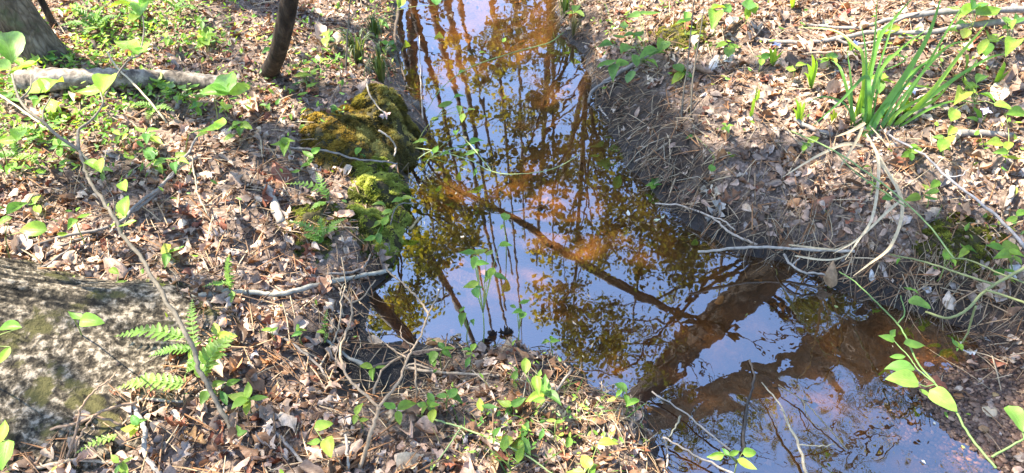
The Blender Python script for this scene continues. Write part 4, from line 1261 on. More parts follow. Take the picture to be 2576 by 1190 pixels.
ST = [
 ('fallen_branch', 'pale lichened stick lying from the litter out to the left waterline', 'stick', [(480, 748, .01), (555, 738, .012), (640, 735, .014), (700, 742, .014), (800, 716, .018), (900, 695, .02), (985, 680, .012)], 17, 11, LICH, dict(knots=.14)),
 ('stick', 'rotten pale stick chunk standing upright in the left litter', 'stick', [(672, 470, .02), (690, 510, .015), (708, 560, .01)], 20, 24, PALE, dict(knots=.2)),
 ('fallen_branch', 'long grey fallen branch running from the left edge up through the litter', 'branch', [(-20, 668, .01), (60, 628, .015), (150, 596, .02), (290, 566, .03), (350, 510, .04), (420, 455, .05), (465, 395, .06), (500, 340, .07)], 10, 6, GREY,
  dict(branches=[([(320, 540, .03), (380, 500, .03), (440, 430, .05), (500, 395, .03)], 8, 5), ([(90, 660, .01), (170, 612, .01), (240, 590, .012)], 10, 6), ([(70, 690, .01), (130, 660, .01), (185, 618, .01)], 10, 7)])),
 ('stick', 'white crooked stick standing in the litter below the large fern', 'stick', [(334, 1018, .03), (352, 1055, .03), (365, 1083, .03), (362, 1110, .02), (368, 1150, .015), (405, 1195, .01)], 12, 13, (.36, .32, .27), {}),
 ('twig', 'bare arched twig bending over the buttressed tree base', 'twig', [(294, 937, .12), (270, 960, .12), (243, 977, .11), (215, 1010, .10), (203, 1033, .08), (190, 1090, .05), (170, 1156, .01)], 4, 7, REDT,
  dict(branches=[([(236, 1043, .08), (215, 1075, .06), (195, 1110, .04), (188, 1150, .01)], 5, 6)])),
 ('twig', 'low reddish dead twig crossing the foot of the buttressed tree', 'twig', [(110, 1085, .02), (200, 1062, .06), (270, 1030, .06), (345, 1012, .04)], 8, 8, REDT, dict(branches=[([(190, 1045, .06), (250, 1050, .05), (310, 1068, .02)], 7, 7)])),
 ('twig', 'flat pale twig just below the lower fern fronds', 'twig', [(345, 1001, .012), (400, 1007, .014), (460, 1010, .012)], 9, 7, PALE, {}),
 ('stick', 'curved dead stick along the bottom left corner of the litter', 'stick', [(90, 1178, .01), (180, 1160, .012), (260, 1162, .012), (300, 1176, .01)], 11, 8, TAN, {}),
 ('stick', 'thin grey stick slanting down the litter left of the black mud', 'stick', [(690, 836, .012), (760, 884, .016), (805, 925, .016), (832, 960, .01)], 8, 6, GREY, {}),
 ('stick', 'grey mottled stick curving down below the forked bare shoot', 'stick', [(640, 1015, .01), (680, 1075, .014), (730, 1125, .014), (785, 1195, .012)], 8, 9, GREY, {}),
 ('stick', 'short pale stick standing at the bottom between dead leaves', 'stick', [(868, 1093, .03), (874, 1140, .02), (876, 1195, .01)], 7, 9, PALE, {}),
 ('fallen_branch', 'forked fallen branch at the far upper right, lowest of the grey branches', 'branch', [(1880, 95, .01), (2010, 108, .02), (2100, 98, .03), (2200, 80, .04), (2330, 82, .05), (2450, 62, .06), (2600, 50, .06)], 9, 16, GREY,
  dict(branches=[([(2100, 98, .03), (2150, 112, .02), (2240, 98, .03), (2330, 94, .02)], 8, 6), ([(2200, 80, .04), (2260, 50, .05), (2350, 20, .05)], 8, 5)])),
 ('fallen_branch', 'straight grey fallen branch behind the forked one in the upper right corner', 'branch', [(2020, 60, .01), (2150, 70, .02), (2250, 46, .03), (2380, 30, .05), (2600, 24, .05)], 7, 18, (.25, .23, .2), dict(knots=.12)),
 ('fallen_branch', 'thin tan fallen branch under the crested iris flowers', 'branch', [(1960, 150, .01), (2060, 132, .015), (2150, 130, .015), (2260, 118, .02)], 7, 5, TAN, {}),
 ('stick', 'thick grey stick half buried at the far right edge', 'stick', [(2385, 336, .015), (2450, 334, .018), (2545, 342, .015)], 20, 17, GREY, dict(knots=.12)),
 ('stick', 'grey stick leaning out of the litter beneath the tall sedge', 'stick', [(2000, 300, .02), (2040, 322, .02), (2095, 340, .02)], 12, 11, GREY, {}),
 ('twig', 'long bare grey twig slanting down the right bank from the tall sedge', 'twig', [(2237, 339, .03), (2323, 390, .06), (2384, 446, .07), (2460, 507, .06), (2511, 547, .05), (2580, 625, .03)], 5, 9, (.34, .31, .29), dict(branches=[([(2384, 446, .07), (2420, 440, .08), (2438, 425, .09)], 4, 2)])),
 ('stick', 'short white stick standing upright at the right edge of the litter', 'stick', [(2548, 470, .02), (2538, 505, .02), (2528, 540, .01)], 14, 15, PALE, {}),
 ('twig', 'long pale bent twig reaching from the right waterline along the bank', 'twig', [(1648, 512, .03), (1714, 518, .03), (1790, 547, .03), (1830, 580, .03), (1868, 600, .02), (1905, 616, .02)], 4, 7, (.50, .40, .30), dict(branches=[([(1790, 547, .03), (1820, 555, .05), (1850, 580, .04)], 4, 3)])),
 ('stick', 'straight pale cut stick overhanging the water from the right bank', 'stick', [(1756, 633, .10), (1850, 624, .09), (1950, 622, .08), (2060, 630, .05), (2150, 632, .03)], 7, 8, PALE, {}),
 ('twig', 'pale bent twig dipping to the water under the overhanging bank', 'twig', [(1972, 640, .05), (1985, 660, .05), (2015, 682, .05), (2050, 688, .05), (2092, 688, .04)], 7, 5, PALE, dict(branches=[([(1992, 668, .05), (2012, 648, .06)], 4, 3)])),
 ('stick', 'grey stick sliding down the right bank into the water below the leafy shrub', 'stick', [(1481, 258, .01), (1487, 234, .02), (1512, 212, .03), (1542, 193, .03), (1600, 158, .05), (1650, 128, .05)], 7, 12, GREY, dict(branches=[([(1512, 212, .03), (1560, 196, .02)], 5, 3)])),
 ('twig', 'straight dead twig lying on the bare needle slope', 'twig', [(1596, 408, .01), (1640, 385, .015), (1680, 360, .012)], 6, 5, TAN, {}),
 ('twig', 'short bent twig at the edge of the bare needle slope', 'twig', [(1508, 268, .01), (1520, 286, .012), (1532, 302, .01)], 5, 4, PALE, {}),
 ('twig', 'grey twig drooping over the bright moss mound', 'twig', [(730, 372, .02), (786, 376, .05), (842, 384, .06), (892, 400, .05), (960, 405, .10), (1000, 412, .12)], 6, 4, GREY, {}),
 ('twig', 'crooked pale twig down the face of the golden hummock', 'twig', [(952, 328, .16), (978, 345, .16), (994, 368, .12), (992, 392, .10)], 5, 4, PALE, {}),
 ('twig', 'thin straw twig leaning on the golden hummock top', 'twig', [(968, 288, .20), (940, 255, .17), (925, 225, .12), (922, 200, .08)], 3, 5, TAN, {}),
 ('stick', 'dark thin stick standing along the left waterline at the top', 'stick', [(1019, 203, .02), (1003, 140, .02), (994, 95, .03), (1000, 40, .04), (1008, -10, .04)], 5, 9, DARK, {}),
 ('twig', 'pale upright reed stem in the water beside the golden hummock', 'reed', [(1064, 300, .0), (1060, 250, .02), (1057, 180, .05), (1055, 90, .08)], 5, 2, PALE, {}),
 ('twig', 'thin bent twig at the waterline below the bright moss mound', 'twig', [(978, 640, .01), (980, 580, .03), (990, 535, .05), (1010, 512, .06), (1048, 512, .03)], 4, 3, GREY, {}),
 ('stick', 'flat straw stick drifting at the left waterline', 'stick', [(1030, 578, .004), (1045, 560, .005), (1060, 543, .004)], 8, 5, (.40, .30, .14), {}),
 ('twig', 'curved fork of twig on the litter above the pale lichened stick', 'twig', [(820, 690, .01), (880, 685, .02), (915, 672, .02), (932, 640, .03)], 8, 4, GREY, {}),
 ('stick', 'dark stick half sunk along the lower stream by the near bank', 'stick', [(1885, 905, .006), (1898, 945, .008), (1886, 1000, .01), (1874, 1060, .008), (1868, 1140, .006)], 5, 9, (.07, .06, .05), dict(knots=.2)),
 ('twig', 'bare twig arching out of the lower stream toward the bottom edge', 'twig', [(1916, 962, .03), (1959, 1013, .04), (1984, 1068, .04), (2009, 1119, .03), (2030, 1195, .01)], 3, 9, STRAW, dict(branches=[([(1984, 1068, .04), (1975, 1040, .06), (1962, 1030, .07)], 3, 2), ([(2009, 1119, .03), (2060, 1122, .02), (2100, 1120, .01)], 4, 3)])),
 ('twig', 'slim dark twig crossing the rippled lower water', 'twig', [(1958, 968, .02), (2018, 1007, .02), (2060, 1050, .02), (2095, 1090, .012), (2130, 1130, .006)], 3, 4, (.28, .22, .13), dict(branches=[([(2018, 1007, .02), (2040, 1060, .02), (2085, 1085, .02)], 3, 2)])),
 ('twig', 'long pale straw lying across the water to the near bank', 'twig', [(1640, 985, .02), (1714, 1033, .02), (1775, 1083, .02), (1837, 1132, .02)], 4, 5, PALE, {}),
 ('twig', 'second pale straw below the long one at the near bank edge', 'twig', [(1668, 1100, .02), (1730, 1135, .02), (1790, 1165, .02), (1850, 1195, .02)], 5, 6, PALE, dict(branches=[([(1668, 1100, .02), (1680, 1140, .02), (1672, 1190, .01)], 5, 5)])),
 ('twig', 'small broken twig floating by the near bank', 'twig', [(1712, 1046, .008), (1700, 1072, .008), (1682, 1100, .008)], 6, 4, (.30, .28, .2), {}),
 ('twig', 'straight dead stem lying at the near waterline', 'twig', [(1380, 885, .01), (1415, 912, .012), (1445, 935, .01)], 6, 5, TAN, {}),
 ('stick', 'old grey stem slanting across the near bank hollow', 'stick', [(1345, 1050, .01), (1385, 1000, .015), (1440, 925, .02)], 5, 7, (.3, .25, .2), {}),
 ('fallen_branch', 'long tan branch lying level along the near shore', 'branch', [(1020, 925, .02), (1100, 935, .03), (1180, 942, .03), (1255, 945, .02)], 9, 7, TAN, dict(branches=[([(1020, 925, .02), (1040, 915, .03), (1090, 930, .02)], 6, 4)])),
 ('fallen_branch', 'dark dead branch lying across the black mud', 'branch', [(935, 925, .01), (980, 912, .015), (1040, 890, .02), (1120, 878, .02), (1180, 872, .015)], 10, 7, (.16, .12, .09), dict(branches=[([(1040, 890, .02), (1090, 890, .02), (1130, 905, .01)], 6, 4)])),
 ('stick', 'short lichened stick on the edge of the black mud', 'stick', [(820, 855, .02), (870, 895, .016), (925, 926, .012)], 6, 12, LICH, dict(knots=.2)),
 ('twig', 'thin standing stem left of the forked shoot over the mud', 'twig', [(868, 720, .05), (858, 760, .05), (855, 810, .04), (838, 860, .02), (800, 930, .005)], 4, 5, (.42, .33, .22), {}),
 ('twig', 'upright thin brown stem in the middle of the left litter', 'twig', [(480, 393, .12), (490, 440, .09), (500, 490, .05), (525, 545, .005)], 4, 4, (.45, .36, .24), dict(branches=[([(500, 490, .05), (512, 520, .05), (530, 548, .02)], 3, 2)])),
 ('stick', 'straw coloured broken stem leaning down from the left undergrowth', 'stick', [(0, 240, .05), (60, 280, .06), (120, 325, .05), (180, 365, .04), (240, 420, .01)], 6, 5, STRAW, {}),
 ('stick', 'pale straight cane slanting down in front of the log', 'stick', [(270, 130, .12), (300, 175, .12), (350, 225, .10), (420, 310, .03)], 4, 6, STRAW, {}),
 ('stick', 'short weathered stump of stick above the left litter', 'stick', [(442, 275, .015), (455, 250, .02), (468, 225, .01)], 11, 9, GREY, {}),
 ('twig', 'grey twig lying in the litter above the rotten stick', 'twig', [(440, 520, .01), (520, 515, .012), (610, 505, .01)], 5, 4, GREY, {}),
 ('twig', 'dark fallen twig in the sunny litter behind the log', 'twig', [(400, 65, .01), (450, 72, .015), (520, 60, .01)], 6, 4, DARK, {}),
]
for nm, lb, ct, pts, w0, w1, cl, kw in ST:
    stick(nm, lb, ct, pts, w0, w1, cl, **kw)

# the forked bare shoot over the black mud
stick('bare_shoot', 'bare forked tan shoot rising in a Y over the black mud to the water', 'shoot',
      [(902, 1185, .005), (920, 1130, .05), (938, 1078, .09), (950, 1035, .11), (953, 1023, .12)], 11, 10, (.36, .26, .165),
      branches=[([(953, 1023, .12), (905, 980, .13), (867, 937, .14), (857, 881, .15), (870, 835, .15), (882, 805, .15), (882, 764, .14), (852, 724, .12)], 8, 5),
                ([(953, 1023, .12), (1004, 962, .14), (1024, 901, .15), (1044, 871, .15), (1064, 830, .15), (1077, 790, .15), (1095, 755, .14), (1110, 724, .12)], 8, 4),
                ([(1077, 790, .15), (1055, 755, .14), (1020, 720, .12), (980, 685, .10), (970, 668, .09)], 6, 4),
                ([(1024, 901, .15), (990, 880, .12), (970, 865, .10)], 5, 3), ([(940, 990, .12), (960, 935, .13), (1000, 900, .13), (1030, 880, .15)], 6, 5),
                ([(882, 764, .14), (910, 750, .13), (945, 705, .12)], 5, 3), ([(1044, 871, .15), (1012, 850, .14), (1010, 820, .13)], 4, 2),
                ([(882, 820, .15), (850, 870, .12), (845, 920, .08)], 5, 3), ([(1045, 905, .14), (1046, 950, .10), (1048, 1000, .04)], 5, 5)], knots=.08)

# ------------------------------------------------------------------ leafy plants


def leaf_px(parent, base0, cx, cy, ang, ln, z, color=None, kind=None, tilt=.25, mesh_set=None, name='leaf'):
    """a leaf whose image centre is (cx,cy), pointing at image angle `ang` (0 right, 90 up), `ln` px long, on the plane z"""
    a = math.radians(ang); hx, hy = math.cos(a) * ln / 2, -math.sin(a) * ln / 2
    # undo the foreshortening so the leaf keeps a natural length whatever its direction
    B = at(cx - hx, cy - hy * .85, z); T = at(cx + hx, cy + hy * .85, z)
    L = np.linalg.norm(T - B)
    T = T + np.array([0, 0, random.uniform(-.3, .15) * L])
    n = np.array([random.gauss(0, tilt), random.gauss(-.15, tilt), 1.0])
    ms = mesh_set or G_LEAF
    me = ms[kind if kind is not None else random.choice([0, 0, 2, 2, 3, 1])]
    Mx = frame(B, T, n, local=base0)
    return link(name, me, parent, Mx, color or green()), B


def plant(label, leaves, name='seedling', cat='seedling', base=None, hgt=.06, group=None, stem_col=(.22, .28, .08), stem_w=2.2, kind=None, cols=None):
    """leaves: list of (px, py, angle, length px[, extra height])"""
    mx = sum(l[0] for l in leaves) / len(leaves); my = sum(l[1] for l in leaves) / len(leaves)
    if base is None:
        s = surf(mx, my, hgt); bx, by = s[0], s[1]
    else:
        s = surf(*base); bx, by = s[0], s[1]
    zb = max(float(hq(bx, by)), -.05)
    zr = max(float(hq(*surf(mx, my, hgt)[:2])), 0)
    B0 = np.array([bx, by, zb])
    root = empty(name, B0); tag(root, label, cat, group)
    hub = np.array([bx, by, max(zb, 0) + hgt * .55])
    if base is not None:
        hub = at(mx, my, zr + hgt) * .35 + B0 * .65; hub[2] = zr + hgt * .6
    parts = [tube(smooth_path([B0 - [0, 0, .005], (B0 + hub) / 2 + rng.normal(0, .004, 3), hub], 3), .0022, .0016, 5)]
    for l in leaves:
        z = zr + hgt + (l[4] if len(l) > 4 else random.uniform(-.012, .018))
        cc = cols[random.randrange(len(cols))] if cols else None
        o, Bp = leaf_px(root, B0, l[0], l[1], l[2], l[3] * 1.18, z, color=cc, kind=kind)
        mid = (hub + Bp) / 2 + [0, 0, .008]
        parts.append(tube(smooth_path([hub, mid, Bp], 3), .0014, .0009, 4))
    v, f = merge(parts)
    mesh('stem', v, f, M_stem, root, B0, color=stem_col)
    return root


# the crooked sapling rising toward the camera on the left
SAPC = (.19, .16, .115)
sp_pts = [(603, 1139, .0), (572, 1063, .05), (532, 987, .10), (501, 931, .14), (486, 881, .17), (446, 800, .21), (385, 698, .27), (350, 643, .30), (304, 587, .34), (274, 527, .38), (238, 476, .41), (218, 436, .43), (198, 375, .46)]


def sap_path(pts):
    out = []
    for (px, py, z) in pts:
        out.append(at(px, py, .12 + z))
    return np.array(out)


P = sap_path(sp_pts); P[0] = surf(603, 1139, -.01)
b = P[0].copy()
sap = empty('sapling', b); tag(sap, 'crooked grey sapling stem with paired bright green leaves in front of the left bank', 'sapling')
Q = smooth_path(P, 5)
v, f = tube(Q, pxr(P[0], 13), pxr(P[-1], 8), 9, knots=.10, wob=.002, seed=4)
mesh('main_stem', v, f, M_stick, sap, b, color=SAPC)
for pts, w0, w1 in (([(198, 375, .46), (196, 345, .47), (200, 324, .48), (228, 304, .49), (258, 263, .5), (253, 233, .5)], 9, 4),
                    ([(200, 378, .46), (142, 339, .48), (106, 304, .5), (71, 279, .51), (46, 243, .52), (30, 187, .53)], 9, 6), ([(109, 306, .5), (109, 279, .5), (129, 243, .5)], 5, 3),
                    ([(51, 250, .52), (76, 223, .53), (79, 187, .53)], 5, 3), ([(265, 240, .5), (280, 210, .5), (320, 155, .51), (352, 140, .51)], 5, 4), ([(352, 140, .51), (362, 80, .52), (358, 35, .53)], 4, 3),
                    ([(304, 587, .34), (315, 560, .35), (320, 540, .36)], 4, 3), ([(218, 436, .43), (235, 432, .44)], 3, 3), ([(290, 565, .35), (285, 500, .36), (270, 470, .36)], 3, 2)):
    Pb = sap_path(pts)
    v, f = tube(smooth_path(Pb, 4), pxr(Pb[0], w0), pxr(Pb[-1], w1), 7, knots=.06)
    mesh('twig', v, f, M_stick, sap, b, color=SAPC)
LIME = [(.26, .48, .06), (.31, .52, .06), (.19, .40, .05), (.36, .54, .07)]
for px, py, an_, ln, z in ((22, 128, 105, 70, .53), (-5, 165, 160, 60, .53), (55, 166, 185, 70, .53), (78, 150, 65, 50, .53), (92, 222, 165, 60, .5), (132, 208, 60, 64, .5), (225, 224, 178, 70, .5), (268, 206, 75, 62, .5),
                          (318, 110, 160, 62, .51), (345, 130, 190, 40, .51), (354, 118, 70, 44, .51), (315, 12, 172, 75, .53), (380, 5, 30, 60, .53), (356, 22, 85, 40, .53), (340, 50, 230, 30, .52), (228, 418, 150, 40, .44),
                          (258, 418, 80, 36, .44), (322, 522, 80, 48, .36), (320, 562, 200, 44, .36), (312, 466, 110, 34, .36), (305, 540, 150, 24, .36)):
    leaf_px(sap, b, px, py, an_, ln * 1.12, .12 + z, color=LIME[random.randrange(4)], kind=random.choice([0, 2, 1]))

plant('tall leafy shoot with three spread leaves above the end of the fallen log', [(537, 235, 175, 66, .0), (570, 208, 100, 50, .01), (600, 222, 30, 54, .0), (564, 262, 100, 26, -.03)], 'seedling', hgt=.28, cols=LIME, base=(548, 330))
plant('young shoot with two upright lime leaves right of the crooked sapling', [(530, 325, 200, 54, 0), (552, 304, 80, 44, .01), (508, 340, 200, 30, -.02)], 'seedling', hgt=.24, cols=LIME, base=(470, 400))
plant('low shoot at the left edge with a large round leaf', [(85, 579, 180, 58, 0), (42, 522, 40, 56, .02), (8, 555, 200, 40, .02)], 'seedling', hgt=.22, cols=LIME, base=(30, 668))
plant('shoot at the left edge with two pointed leaves below the undergrowth', [(20, 352, 185, 60, 0), (46, 335, 85, 40, .02)], 'seedling', hgt=.34, cols=LIME, base=(20, 430))
plant('pair of soft leaves left of the sapling stem in the litter', [(181, 566, 240, 34, 0), (210, 540, 30, 34, .01)], 'seedling', hgt=.16, cols=LIME, base=(215, 620))
plant('leaf pair hanging before the buttressed tree at the left edge, lower', [(6, 1085, 80, 60, 0), (8, 1140, 250, 70, 0)], 'seedling', hgt=.30, cols=LIME, base=(25, 1186))
plant('round leaf shoot before the middle of the buttressed tree at the left edge', [(22, 824, 180, 56, 0), (10, 895, 240, 52, 0)], 'seedling', hgt=.40, cols=LIME, base=(-10, 1000))
plant('two round leaves standing on the upper flank of the buttressed tree', [(190, 795, 150, 34, 0), (232, 809, -5, 52, 0)], 'seedling', hgt=.36, cols=LIME, base=(215, 870))

# shrub on the right bank
SHR = [(.13, .27, .06), (.16, .31, .06), (.20, .36, .06)]
shl = [(1595, 36, 190, 36), (1635, 30, 10, 44), (1582, 92, 190, 30), (1556, 92, 170, 28), (1522, 120, 200, 36), (1580, 122, 40, 40), (1517, 157, 200, 28), (1537, 160, 20, 24), (1566, 158, 10, 30), (1551, 178, 250, 36),
       (1585, 194, 250, 36), (1630, 131, 200, 42), (1655, 136, 20, 40), (1664, 114, 70, 36), (1608, 84, 30, 26), (1570, 62, 90, 22), (1640, 160, 330, 30), (1600, 150, 280, 26)]
plant('leafy green shrub hanging over the bare right bank slope', shl, 'shrub', 'shrub', base=(1640, 175), hgt=.17, cols=SHR)

